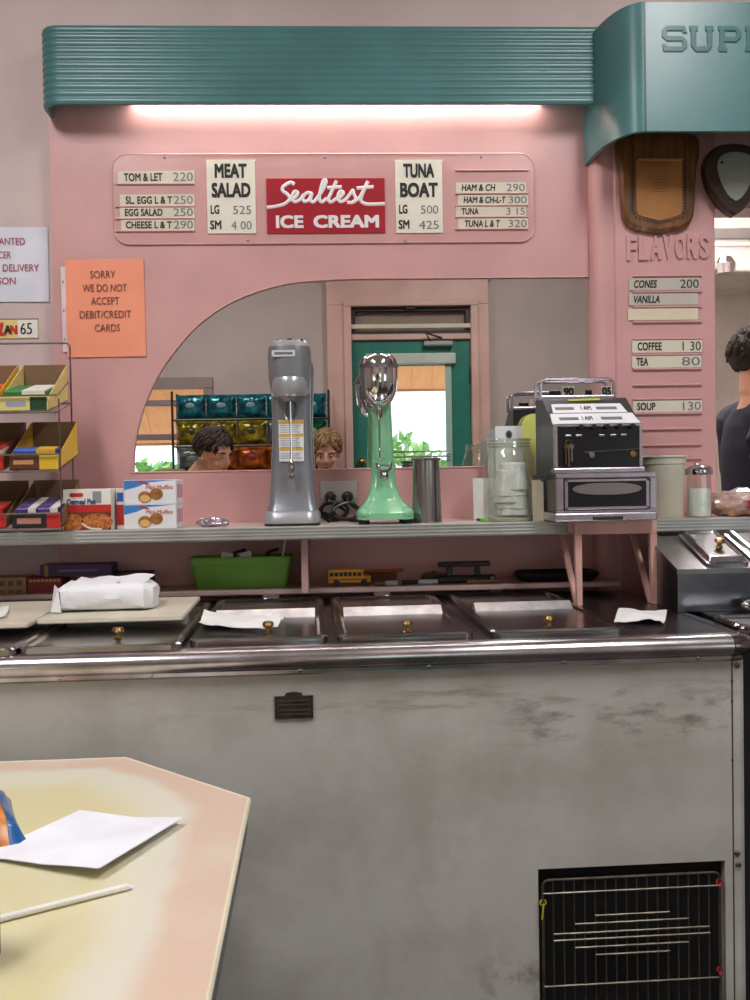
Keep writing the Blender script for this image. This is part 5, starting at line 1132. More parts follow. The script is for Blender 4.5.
def napkin(name, label, pix, z, seed, amp, m_, kind='napkin'):
    P4 = [fz(px, py, z) for px, py in pix]; c = sum(P4, Vector())/4; t = thing(name, label, kind, W_((c.x, c.y, z)), FRZ); n = 12; rnd = random.Random(seed); vs = []
    ph = [rnd.uniform(0, 6) for _ in range(4)]
    for j in range(n+1):
        for i in range(n+1):
            u, v = i/n, j/n; p_ = (P4[0]*(1-u)+P4[1]*u)*(1-v)+(P4[3]*(1-u)+P4[2]*u)*v
            zz = amp*(.5+.5*math.sin(5*u+ph[0]+2*v))*(.5+.5*math.sin(4*v+ph[1]+3*u)) + amp*.5*rnd.random()*(.3+abs(u-.5))
            vs.append(Vector((p_.x-c.x+rnd.uniform(-.001, .001), p_.y-c.y, zz+.0015)))
    k = len(vs); vb = [v-Vector((0, 0, .0009)) for v in vs]; F = []
    for j in range(n):
        for i in range(n): a = j*(n+1)+i; F += [(a, a+1, a+n+2, a+n+1), (k+a, k+a+n+1, k+a+n+2, k+a+1)]
    obj('tissue', MB().add(vs+vb, F, True), m_, t); return t
napm = mat('napkin_white', (234, 234, 232), .75, bump=.1, bscale=60)
nz_ = FZT+.0145
napkin('crumpled_napkin', 'white crumpled napkin on the lid under the green bin', [(199, 627), (278, 631), (286, 621), (204, 614)], nz_, 3, .014, napm)
napkin('scrap_paper', 'folded white paper slip beside the stand foot', [(614, 623), (664, 626), (667, 612), (619, 612)], FZT+.001, 6, .012, napm, 'paper')
napkin('crumpled_napkin', 'small white napkin on the left end cutting board', [(-20, 617), (6, 619), (9, 610), (-16, 608)], pz, 8, .012, napm)
# ================================================================== under the shelf
YU = 2.60
def ux(px, py, Y=YU): return P(px, py, Y).x
gbm = mat('green_plastic', (104, 160, 52), .4, var=.05)
x0, x1 = ux(190, 590, 2.57), ux(292, 590, 2.57); hb = P(240, 558, 2.57).z-ZLED
bn = thing('green_bin', 'bright green plastic bin under the shelf', 'bin', ((x0+x1)/2, 2.615, ZLED)); w_ = x1-x0
def bring(z, k_, wk=1.0): return rring(0, 0, z, w_*k_*wk, .088*k_, .012)
obj('shell', MB().loft([bring(0, .90), bring(hb*.75, .98), bring(hb*.76, 1.0), bring(hb, 1.01), bring(hb, .97), bring(.006, .87)], True, True), gbm, bn)
obj('rim', MB().tube([Vector((p_.x, p_.y, hb)) for p_ in bring(hb, 1.015)], .003, 6, True), gbm, bn)
bx_ = (x0+x1)/2
for i, (dx, lab, m_) in enumerate(((-.06, 'white folded slip sticking out of the green bin', white), (.03, 'second white slip sticking out of the green bin', white))):
    t = thing('paper_slip', lab, 'paper', (bx_+dx, 2.61, ZLED+.009), group='slips in the green bin'); obj('slip', MB().box(-.016, .016, -.001, .001, 0, hb+.006, 0, 1, M=Matrix.Rotation(.25*(-1)**i, 4, 'Y')), m_, t)
for i, dx in enumerate((-.03, .06)):
    t = thing('dark_utensil', ('black handled utensil in the left of the green bin', 'black handled utensil in the right of the green bin')[i], 'utensil', (bx_+dx, 2.62, ZLED+.007), group='utensils in the green bin')
    obj('handle', MB().tube([(0, 0, 0), (.01, .0, hb+.004), (.04, 0, hb+.012)], [.004, .006, .005], 8), black, t)
t = thing('drinking_straw', 'pale straw leaning out of the green bin', 'straw', (bx_+.1, 2.6, ZLED+.007)); obj('tube', MB().tube([(0, 0, 0), (.02, 0, hb+.04)], .003, 8), white, t)
# yellow toy bus
x0, x1 = ux(328, 580, 2.56), ux(371, 580, 2.56); w_ = x1-x0; s = w_/43
bus = thing('toy_bus', 'small yellow toy school bus under the shelf', 'toy bus', ((x0+x1)/2, 2.57, ZLED)); by = mat('bus_yellow', (226, 162, 20), .3)
obj('body', MB().box(-w_/2, w_*.33, 0, .034, 3*s, 17*s, .003), by, bus); obj('hood', MB().box(w_*.3, w_/2, .002, .032, 3*s, 10*s, .003), by, bus)
for i in range(7): obj('window', MB().box(-w_/2+(2+4.6*i)*s, -w_/2+(5.6+4.6*i)*s, -.0006, .001, 10*s, 14*s), blackenamel, bus)
obj('stripe', MB().box(-w_/2+s, w_*.45, -.0006, .001, 6.2*s, 7*s), black, bus)
for xx in (-.3, .34):
    for yy in (-.001, .031): obj('wheel', MB().lathe([(3.4*s, 0), (3.4*s, .005)], (xx*w_, yy, 3.4*s), 14, 'y'), black, bus)
def lyingbar(name, label, cat, pa, pb, r, m_, Y, zoff=0.0):
    a, b = P(*pa, Y), P(*pb, Y); t = thing(name, label, cat, ((a.x+b.x)/2, Y, ZLED+zoff)); h = (b.x-a.x)/2
    return t, h
t, h = lyingbar('orange_pencil', 'orange pencil-shaped stick behind the toy bus', 'pencil', (362, 569), (408, 566), 0, 0, 2.675)
obj('shaft', MB().tube([(-h, 0, .028), (h*.8, 0, .030)], .005, 6), mat('orange_wood', (190, 90, 30), .5), t); obj('tip', MB().tube([(h*.8, 0, .030), (h, 0, .031)], [.005, .001], 6), mat('tan_wood', (200, 160, 110), .6), t); obj('rest', MB().box(-h*.7, h*.5, -.006, .006, 0, .0225), mat('brown_rest', (110, 60, 40), .6), t)
for i, (pa, pb, col, lab) in enumerate((((375, 587), (398, 586), (90, 70, 50), 'brown handled knife beside the toy bus'), ((402, 586), (438, 583), (30, 30, 34), 'dark knife left of the black clamp'))):
    t, h = lyingbar('table_knife', lab, 'knife', pa, pb, 0, 0, 2.555+.012*i)
    obj('handle', MB().tube([(-h, 0, .007), (-h*.1, 0, .0075)], [.0065, .006], 8), mat('handle%d' % i, col, .5), t); obj('blade', MB().box(-h*.1, h, -.0012, .0012, .002, .014), steel, t)
t, h = lyingbar('olive_pouch', 'small olive pouch behind the dark knife', 'pouch', (420, 584), (447, 582), 0, 0, 2.64); obj('pouch', crumple(0, (h, .02, .014), 0, 0, .3, 31), mat('olive', (92, 90, 46), .7), t)
t, h = lyingbar('black_clamp', 'black hand clamp of two bars under the shelf', 'tool', (438, 580), (490, 575), 0, 0, 2.60)
obj('top_bar', MB().box(-h, h, -.012, .012, .044, .058, .004), black, t); obj('bottom_bar', MB().box(-h*1.05, h*1.2, -.014, .014, .0, .020, .005), black, t)
for sx in (-.55, .5): obj('post', MB().box(h*sx-.008, h*sx+.008, -.008, .008, .018, .046, .002), black, t)
obj('bolt', MB().lathe([(.006, 0), (.006, -.006)], (h*1.05, -.014, .01), 8, 'y'), steel, t)
t, h = lyingbar('wooden_stick', 'light brown wooden stick below the black clamp', 'stick', (467, 586), (500, 584), 0, 0, 2.56); obj('shaft', MB().tube([(-h, 0, .0065), (h, .004, .0065)], [.006, .004], 8), mat('stick_brown', (150, 96, 70), .6), t)
t, h = lyingbar('black_tray', 'flat black tray under the shelf behind the stand', 'tray', (514, 578), (598, 576), 0, 0, 2.61); obj('dish', MB().loft([rring(0, 0, 0, h*1.7, .09, .03), rring(0, 0, .018, h*2, .11, .04), rring(0, 0, .026, h*1.9, .1, .04), rring(0, 0, .016, h*1.7, .08, .03)]), black, t)
# boxes under the left shelf
def ubox(name, label, px0, px1, py0, py1, Y, m_, base=0.0, d=.06):
    x0, x1 = P(px0, py1, Y).x, P(px1, py1, Y).x; h = P((px0+px1)/2, py0, Y).z-ZLED-base
    t = thing(name, label, 'box', ((x0+x1)/2, Y+d/2, ZLED+base)); obj('carton', MB().box(-(x1-x0)/2, (x1-x0)/2, -d/2, d/2, 0, h, .001, 1), m_, t); return t, x1-x0, h, d
t, w_, h, d = ubox('gift_box', 'red box with gold dotted rim behind the parcel', 28, 62, 578, 600, 2.57, mat('red_box', (140, 28, 34), .5), 0, .09)
for i in range(8): obj('gold_dot', MB().lathe([(.004, 0), (.004, -.001)], (-w_/2+.008+i*(w_-.016)/7, -d/2, h-.007), 10, 'y'), brass, t)
hred = h
t, w2, h2, d2 = ubox('purple_box', 'long purple box lying on the red one under the shelf', 40, 112, 564.5, 579, 2.585, mat('purple_box', (58, 28, 76), .45), hred+.0006, .07)
obj('gold_band', MB().box(-w2/2+.012, -w2/2+.022, -d2/2-.0006, -d2/2, .001, h2-.001), mat('gold_print', (170, 120, 50), .4), t)
obj('pale_print', MB().box(-w2*.25, w2*.3, -d2/2-.0006, -d2/2, h2*.4, h2*.6), mat('lilac_print', (110, 80, 130), .5), t)
t, w_, h, d = ubox('wooden_box', 'dark box standing behind the right end of the parcel', 112, 152, 572, 600, 2.62, mat('dark_box', (48, 36, 34), .6), 0, .05)
for i, (p0, p1, q0_, q1_) in enumerate(((-40, 26, 590, 602), (-40, 26, 578, 590))):
    t, w_, h, d = ubox('tan_carton', ('lower tan carton at the left end under the shelf', 'upper tan carton at the left end under the shelf')[i], p0, p1, q0_, q1_, 2.56, mat('kraft', (160, 128, 96), .7, var=.08), 0 if i == 0 else hk, .08)
    if i == 0: hk = h+.0006
    for k in range(3): obj('dark_print', MB().box(w_*(.1+.13*k), w_*(.18+.13*k), -d/2-.0006, -d/2, h*.3, h*.75), mat('kraft_dark', (120, 70, 56), .6), t)
# ================================================================== right: counter, warmer, sink
cn = thing('steel_counter', 'steel topped counter joining the freezer on the right', 'counter', (1.6, 2.3, 0))
xr_ = W_((XR, 0, 0)).x+.03
sub('top', MB().box(xr_, 2.3, 1.99, 2.53, FZT-.022, FZT, .003), steeldark, cn)
sub('front', MB().box(xr_+.004, 2.3, 2.02, 2.52, .08, FZT-.022), mat('counter_front_dark', (34, 32, 34), .5), cn); sub('toe_kick', MB().box(xr_+.02, 2.28, 2.08, 2.5, 0, .08), black, cn)
wz = FZT+.001
wx0, wy0 = PZ(678, 612, wz).x, PZ(678, 612, wz).y; wh = P(680, 569, wy0).z-wz
wm_ = thing('food_warmer', 'steel food warmer with lidded pans at the right end', 'warmer', (wx0+.4, wy0, wz))
wst = mat('warmer_steel', (120, 122, 128), .3, 1.0, var=.2, vscale=5); W2 = .8
yb2 = 2.40; SL = math.radians(17)
sx0, sx1 = wx0, wx0+W2; zb2 = wz+wh+(yb2-wy0)*math.tan(SL)
fside = Fr((sx0, 0, 0), Y_, Z_)
sub('body', MB().prism([(wy0, wz), (yb2, wz), (yb2, zb2-.010), (wy0, wz+wh-.010)], fside, 0, W2), wst, wm_)
sub('top_deck', MB().prism([(wy0-.006, wz+wh-.012), (yb2, zb2-.0105), (yb2, zb2), (wy0-.006, wz+wh)], fside, -.003, W2), steel, wm_)
lxx = P(693, 545, wy0+.09).x
for i in range(4):
    cx, w, d = lxx+.052+i*.118, .104, (yb2-wy0)/math.cos(SL)-.02
    M_ = Matrix.Translation((cx, wy0+.008, wz+wh+.002)) @ Matrix.Rotation(SL, 4, 'X'); b = MB(); cy = d/2
    b.loft([rring(0, cy, 0, w, d, .010), rring(0, cy, .010, w, d, .010), rring(0, cy, .011, w-.012, d-.012, .009), rring(0, cy, .022, w-.022, d-.024, .008), rring(0, cy, .023, w-.034, d-.036, .006), rring(0, cy, .019, w-.042, d-.044, .005)]); b.xf(M_)
    l_ = sub('pan_lid', b, mat('pan_lid_steel', (176, 176, 180), .2, 1.0, var=.15, vscale=8), wm_)
    obj('knob', MB().lathe([(.009, 0), (.006, .004), (.006, .01), (.012, .013), (.013, .018), (.009, .023), (0, .024)], (0.008, cy-.02, .019), 16).xf(M_), brass if i == 0 else black, l_, True)
a = PZ(747, 630, FZT+.002)
sk2 = thing('sink_rim', 'small steel sink basin rim at the right corner', 'sink', (a.x+.12, a.y+.08, FZT+.0005))
obj('rim', MB().tube([Vector((x, y, .006)) for x, y in rrect(.26, .15, .03, 5)], .006, 8, True), chrome, sk2); obj('basin', MB().loft([rring(0, 0, .002, .25, .14, .028), rring(0, 0, .0005, .2, .1, .02)], True, True), steel, sk2)
t = thing('steel_scoop', 'steel scoop lying in front of the food warmer', 'scoop', (PZ(750, 615, FZT).x+.03, PZ(750, 612, FZT).y-.01 if False else wy0-.035, FZT+.003))
obj('bowl', MB().ell((0, 0, .016), (.04, .022, .016)), chrome, t); obj('handle', MB().tube([(.035, 0, .016), (.12, -.01, .012)], .006, 8), chrome, t)
# ================================================================== foreground table
TZ = PZ(0, 0, 1).z if False else .75
def tq(px, py, z=TZ): q_ = PZ(px, py, z); return (q_.x, q_.y)
c1, c2, c3 = tq(126, 757.5), tq(248, 798), tq(207, 1000)
dirx = Vector((c2[0]-c3[0], c2[1]-c3[1])).normalized()
near = Vector(c2)-dirx*(c2[1]-.62)/dirx.y
fl0 = tq(0, 762); du = Vector((fl0[0]-c1[0], fl0[1]-c1[1])).normalized()
farl = Vector(c1)+du*.75
poly = [c1, c2, (near.x, near.y), (farl.x-.1+ (near.x-c3[0])*0, .62), (farl.x-.1, farl.y-.12), (farl.x, farl.y)]
def laminate():
    mt = bpy.data.materials.new('marbled_laminate'); mt.use_nodes = True; N = mt.node_tree.nodes; K = mt.node_tree.links; b = N['Principled BSDF']; b.inputs['Roughness'].default_value = .3
    tc = N.new('ShaderNodeTexCoord'); nz = N.new('ShaderNodeTexNoise'); nz.inputs['Scale'].default_value = 6; nz.inputs['Detail'].default_value = 6; K.new(tc.outputs['Object'], nz.inputs['Vector'])
    dist = None
    for (p, q_) in ((c1, c2), (c2, c3), (fl0, c1)):                # distance to the three edges in view
        ex, ey = q_[0]-p[0], q_[1]-p[1]; l = math.hypot(ex, ey); nx, ny = ey/l, -ex/l
        dp = N.new('ShaderNodeVectorMath'); dp.operation = 'DOT_PRODUCT'; dp.inputs[1].default_value = (nx, ny, 0); K.new(tc.outputs['Object'], dp.inputs[0])
        ad = N.new('ShaderNodeMath'); ad.operation = 'ADD'; ad.inputs[1].default_value = -((p[0]-TC.x)*nx+(p[1]-TC.y)*ny); K.new(dp.outputs['Value'], ad.inputs[0])
        if dist is None: dist = ad.outputs[0]
        else:
            mn = N.new('ShaderNodeMath'); mn.operation = 'MINIMUM'; K.new(dist, mn.inputs[0]); K.new(ad.outputs[0], mn.inputs[1]); dist = mn.outputs[0]
    w1 = N.new('ShaderNodeMath'); w1.operation = 'MULTIPLY_ADD'; w1.inputs[1].default_value = .1; w1.inputs[2].default_value = -.05; K.new(nz.outputs['Fac'], w1.inputs[0])
    sm_ = N.new('ShaderNodeMath'); sm_.operation = 'ADD'; K.new(dist, sm_.inputs[0]); K.new(w1.outputs[0], sm_.inputs[1])
    rp = N.new('ShaderNodeValToRGB'); e = rp.color_ramp.elements; sc_ = N.new('ShaderNodeMath'); sc_.operation = 'MULTIPLY'; sc_.inputs[1].default_value = 2.5; K.new(sm_.outputs[0], sc_.inputs[0]); K.new(sc_.outputs[0], rp.inputs[0])
    e[0].position = .08; e[0].color = L((222, 196, 176)); e[1].position = .62; e[1].color = L((222, 213, 164))
    for pos, col in ((.13, (222, 198, 176)), (.19, (226, 222, 206)), (.30, (226, 223, 200)), (.42, (222, 212, 166))): x = e.new(pos); x.color = L(col)
    n2 = N.new('ShaderNodeTexNoise'); n2.inputs['Scale'].default_value = 3.2; n2.inputs['Detail'].default_value = 4; K.new(tc.outputs['Object'], n2.inputs['Vector'])
    mr = N.new('ShaderNodeMapRange'); mr.inputs[1].default_value = .52; mr.inputs[2].default_value = .68; mr.inputs[4].default_value = .6; K.new(n2.outputs['Fac'], mr.inputs[0])
    mx_ = N.new('ShaderNodeMix'); mx_.data_type = 'RGBA'; K.new(mr.outputs[0], mx_.inputs[0]); K.new(rp.outputs[0], mx_.inputs[6]); mx_.inputs[7].default_value = L((232, 228, 204))
    n3 = N.new('ShaderNodeTexNoise'); n3.inputs['Scale'].default_value = 260; K.new(tc.outputs['Object'], n3.inputs['Vector'])
    m3 = N.new('ShaderNodeMix'); m3.data_type = 'RGBA'; m3.blend_type = 'MULTIPLY'; m3.inputs[0].default_value = .12; K.new(mx_.outputs[2], m3.inputs[6]); K.new(n3.outputs['Color'], m3.inputs[7])
    K.new(m3.outputs[2], b.inputs['Base Color']); return mt
xs_ = [p[0] for p in poly]; ys_ = [p[1] for p in poly]
TC = Vector(((min(xs_)+max(xs_))/2, (min(ys_)+max(ys_))/2, 0))
tbl = thing('lunch_table', 'cream marbled table with clipped corner in the foreground', 'table', (TC.x, TC.y, 0))
pl2 = [(a-TC.x, b-TC.y) for a, b in poly]; ft = Fr((0, 0, TZ), X_, Y_)
obj('tabletop', MB().prism(pl2, ft, -.004, 0), laminate(), tbl)
ed_ = MB(); cen = (sum(a for a, b in pl2)/6, sum(b for a, b in pl2)/6)
obj('edge_band', MB().tube([ft.pt(a, b, -.004) for a, b in pl2], .005, 8, True), mat('cream_edge', (232, 224, 196), .3), tbl)
obj('edge_skirt', MB().prism(inset(pl2, cen, .997), ft, -.05, -.0045), mat('grey_skirt', (100, 98, 106), .35, .3), tbl)
legm = mat('table_leg_steel', (110, 108, 110), .35, .8)
obj('pedestal', MB().lathe([(.04, .03), (.035, .06), (.035, TZ-.036)], (cen[0], cen[1], 0), 20), legm, tbl); obj('foot_plate', MB().lathe([(.24, 0), (.24, .012), (.05, .035)], (cen[0], cen[1], 0), 32), legm, tbl)
# napkin, straw, chip bag, bottle on the table
def tnap():
    pix = [(-22, 856), (99, 879), (184, 823), (80, 809)]
    P4 = [PZ(px, py, TZ+.003) for px, py in pix]; c = sum(P4, Vector())/4; n = 12; vs = []
    for j in range(n+1):
        for i in range(n+1):
            u, v = i/n, j/n; p_ = (P4[0]*(1-u)+P4[1]*u)*(1-v)+(P4[3]*(1-u)+P4[2]*u)*v
            lift = .016*max(0, u-.55)*2*(1-v*.3)+.006*max(0, (1-v)-.5)*math.sin(u*3.1)*2
            vs.append(Vector((p_.x-c.x, p_.y-c.y, .0012+lift)))
    t = thing('table_napkin', 'white paper napkin lying open on the foreground table', 'napkin', (c.x, c.y, TZ+.0006)); k = len(vs); vb = [v-Vector((0, 0, .001)) for v in vs]; F = []
    for j in range(n):
        for i in range(n): a = j*(n+1)+i; F += [(a, a+1, a+n+2, a+n+1), (k+a, k+a+n+1, k+a+n+2, k+a+1)]
    obj('tissue', MB().add(vs+vb, F, True), mat('bright_napkin', (240, 242, 250), .7), t)
tnap()
a, b = PZ(-30, 926, TZ+.005), PZ(133, 885, TZ+.005); d = b-a
t = thing('drinking_straw', 'wrapped white straw lying on the foreground table', 'straw', (a.x, a.y, TZ+.0006)); obj('straw_tube', MB().tube([(0, 0, .0042), (d.x*.96, d.y*.96, .0042)], .004, 10), mat('straw_paper', (240, 238, 232), .5), t); obj('wrapper_end', MB().add([Vector((d.x*.955, d.y*.955+.004, .002)), Vector((d.x*.955, d.y*.955-.004, .002)), Vector((d.x, d.y-.003, .0015)), Vector((d.x, d.y+.003, .0015)), Vector((d.x*.955, d.y*.955+.003, .0075)), Vector((d.x*.955, d.y*.955-.003, .0075))], [(0, 3, 2, 1), (4, 5, 2, 3), (0, 1, 5, 4), (0, 4, 3), (1, 2, 5)]), white, t)
# chip bag, only its corner in view
q0_ = PZ(6, 838, TZ+.02); cb_ = thing('chip_bag', 'blue and orange chip bag at the left edge of the table', 'chip bag', (q0_.x-.10, q0_.y+.085, TZ+.0006))
pil = MB(); n = 14; vs = []
def pillow(w, d, h, n=14):
    up = []; lo_ = []
    for j in range(n+1):
        for i in range(n+1):
            u, v = i/n*2-1, j/n*2-1; t_ = max(0, (1-u**4))*max(0, (1-v**4)); hh2 = h*t_**.6
            up.append(Vector((u*w/2*(1-.05*(1-v*v)), v*d/2, .0008+h*.35*0+hh2+.002*math.sin(7*u+4*v)*t_))); lo_.append(Vector((u*w/2*(1-.05*(1-v*v)), v*d/2, .0003)))
    F = []; k = len(up)
    for j in range(n):
        for i in range(n): a = j*(n+1)+i; F += [(a, a+1, a+n+2, a+n+1), (k+a, k+a+n+1, k+a+n+2, k+a+1)]
    return MB().add(up+lo_, F, True)
obj('pouch', pillow(.17, .20, .045), mat('orange_bag_film', (206, 130, 60), .3, var=.2, vscale=20), cb_)
bl = pillow(.172, .202, .0462); keep = [f for f in bl.f if all(bl.v[i].x > .05 for i in f)]; bl.f = keep; bl.sm = [True]*len(keep); obj('blue_border', bl, mat('blue_bag_film', (30, 96, 160), .25), cb_)
cb_.rotation_euler = (0, 0, math.radians(25))
# dark green bottle, only its edge in view
e_ = PZ(1.5, 960, TZ); bt_ = thing('green_bottle', 'dark green bottle at the left edge of the table', 'bottle', (e_.x-.036, e_.y, TZ+.0005))
hb2 = (EYE.z-TZ)*(960-868)/(960-476.)
obj('glass_body', MB().lathe([(.03, 0), (.034, .004), (.034, hb2*.9), (.030, hb2), (.014, hb2+.05), (.013, hb2+.09)], n=28), mat('green_glass', (40, 60, 34), .1), bt_)
obj('cap', MB().lathe([(.0145, hb2+.09), (.0145, hb2+.105), (0, hb2+.105)], n=20), mat('cap_white', (210, 210, 205), .4), bt_)
# ================================================================== snack rack by the front window (seen in the mirror)
YCR = -.80
def cpt(px, py, Y=YCR): return PM(px, py, Y)
rx0, rx1 = cpt(175, 420).x, cpt(329, 420).x
cr_ = thing('snack_rack', 'wire snack rack full of chip bags, reflected in the mirror', 'rack', ((rx0+rx1)/2, YCR, 0))
dkw = mat('dark_rack_wire', (70, 66, 68), .4, .7)
ztop = cpt(250, 392).z
for x in (rx0, rx1):
    for y in (YCR-.1, YCR+.1): sub('post', MB().tube([Vector((x, y, 0)), Vector((x, y, ztop))], .008, 8), dkw, cr_)
rows = [cpt(250, 420).z, cpt(250, 446).z, cpt(250, 472).z, cpt(250, 498).z]
for z in rows+[.12]:
    sub('tier_frame', MB().tube([Vector((rx0, YCR-.1, z)), Vector((rx1, YCR-.1, z)), Vector((rx1, YCR+.1, z)), Vector((rx0, YCR+.1, z))], .006, 6, True), dkw, cr_)
    for k in range(5): sub('tier_wire', MB().tube([Vector((rx0, YCR-.08+.04*k, z)), Vector((rx1, YCR-.08+.04*k, z))], .003, 6), dkw, cr_)
for py in (400, 405): z = cpt(250, py).z; sub('guard_wire', MB().tube([Vector((rx0, YCR+.1, z)), Vector((rx0, YCR-.1, z)), Vector((rx1, YCR-.1, z)), Vector((rx1, YCR+.1, z))], .003, 6), dkw, cr_)
def chipbag(w, h, d, seed):
    n = 12; F = []; A = []; B = []; rnd = random.Random(seed)
    for j in range(n+1):
        for i in range(n+1):
            u, v = i/n*2-1, j/n*2-1; t_ = max(0, 1-u**4)*max(0, 1-(v*1.08)**4 if abs(v) < .92 else 0); cr = .004*math.sin(22*u)*(1 if abs(v) > .9 else .3)+rnd.uniform(-.004, .004)*(t_ > 0)
            A.append(Vector((u*w/2*(1-.06*(1-v*v)), -.001-d*.5*t_**.55+cr, h/2+v*h/2))); B.append(Vector((u*w/2*(1-.06*(1-v*v)), .001+d*.5*t_**.55+cr, h/2+v*h/2)))
    k = len(A)
    for j in range(n):
        for i in range(n): a = j*(n+1)+i; F += [(a, a+1, a+n+2, a+n+1), (k+a, k+a+n+1, k+a+n+2, k+a+1)]
    return MB().add(A+B, F, True)
def film(name, c, c2): return mat(name, c, .22, .45, var=.5, vscale=14, rgb2=c2, bump=.5, bscale=30)
tealf, goldf, silf, orgf, grnf = film('teal_film', (40, 140, 150), (16, 60, 74)), film('gold_film', (190, 170, 40), (84, 74, 24)), film('silver_film', (150, 156, 150), (70, 76, 74)), film('orange_film', (214, 110, 40), (120, 54, 24)), film('green_film', (30, 130, 70), (14, 60, 36))
rowdef = [(rows[0], [tealf]*5, 'teal foil chip bag on the top tier of the snack rack', 'teal'), (rows[1], [goldf, goldf, goldf, silf, grnf], None, 'x'), (rows[2], [silf, orgf, orgf, orgf, orgf], None, 'y')]
nm = {'gold_film': 'gold foil', 'silver_film': 'silver foil', 'green_film': 'green foil', 'orange_film': 'orange foil', 'teal_film': 'teal foil'}
proto = None; bw_ = (rx1-rx0-.03)/5
for ri, (z, ms, lab, kk) in enumerate(rowdef):
    for i, m_ in enumerate(ms):
        tier = ('top', 'middle', 'lower')[ri]; pos = ('first', 'second', 'third', 'fourth', 'fifth')[i]
        t = thing('chip_bag', '%s chip bag, %s from the window on the %s rack tier' % (nm[m_.name], pos, tier), 'chip bag', (rx0+.015+bw_*(i+.5), YCR+.045, z+.008), random.Random(ri*7+i).uniform(-.1, .1), 'chip bags on the snack rack')
        pb = obj('pouch', chipbag(bw_*1.02, .155, .07, ri*9+i), m_, t)
        s = 1
        obj('logo_print', MB().ell((0, .0375, .085), (.03, .003, .018), 14, 8), mat('logo_%s' % m_.name, {'teal_film': (120, 150, 150), 'gold_film': (60, 50, 20), 'silver_film': (110, 120, 110), 'orange_film': (120, 40, 20), 'green_film': (120, 160, 120)}[m_.name], .3), t)
# ================================================================== people
def skin_mesh(V, E, root):
    me = bpy.data.meshes.new('skin'); names = list(V); idx = {n: i for i, n in enumerate(names)}
    me.from_pydata([V[n][0] for n in names], [(idx[a], idx[b]) for a, b in E], []); o = bpy.data.objects.new('skin', me); COL.objects.link(o)
    o.modifiers.new('s', 'SKIN'); o.modifiers.new('u', 'SUBSURF').levels = 2
    sv = me.skin_vertices[0].data
    for n in names:
        r = V[n][1]; r = r if isinstance(r, tuple) else (r, r); sv[idx[n]].radius = r; sv[idx[n]].use_root = (n == root)
    bpy.context.view_layer.update(); dg = bpy.context.evaluated_depsgraph_get(); m2 = bpy.data.meshes.new_from_object(o.evaluated_get(dg))
    mb = MB().add([v.co.copy() for v in m2.vertices], [tuple(p.vertices) for p in m2.polygons], True); bpy.data.objects.remove(o); return mb
def remesh(mb, vox, smooth=2):
    me = bpy.data.meshes.new('r'); me.from_pydata([tuple(v) for v in mb.v], [], mb.f); o = bpy.data.objects.new('r', me); COL.objects.link(o)
    r = o.modifiers.new('r', 'REMESH'); r.mode = 'VOXEL'; r.voxel_size = vox
    s = o.modifiers.new('s', 'SMOOTH'); s.iterations = smooth; s.factor = .5
    bpy.context.view_layer.update(); dg = bpy.context.evaluated_depsgraph_get(); m2 = bpy.data.meshes.new_from_object(o.evaluated_get(dg))
    out = MB().add([v.co.copy() for v in m2.vertices], [tuple(p.vertices) for p in m2.polygons], True); bpy.data.objects.remove(o); return out
def lerp(a, b, t): return Vector(a)*(1-t)+Vector(b)*t
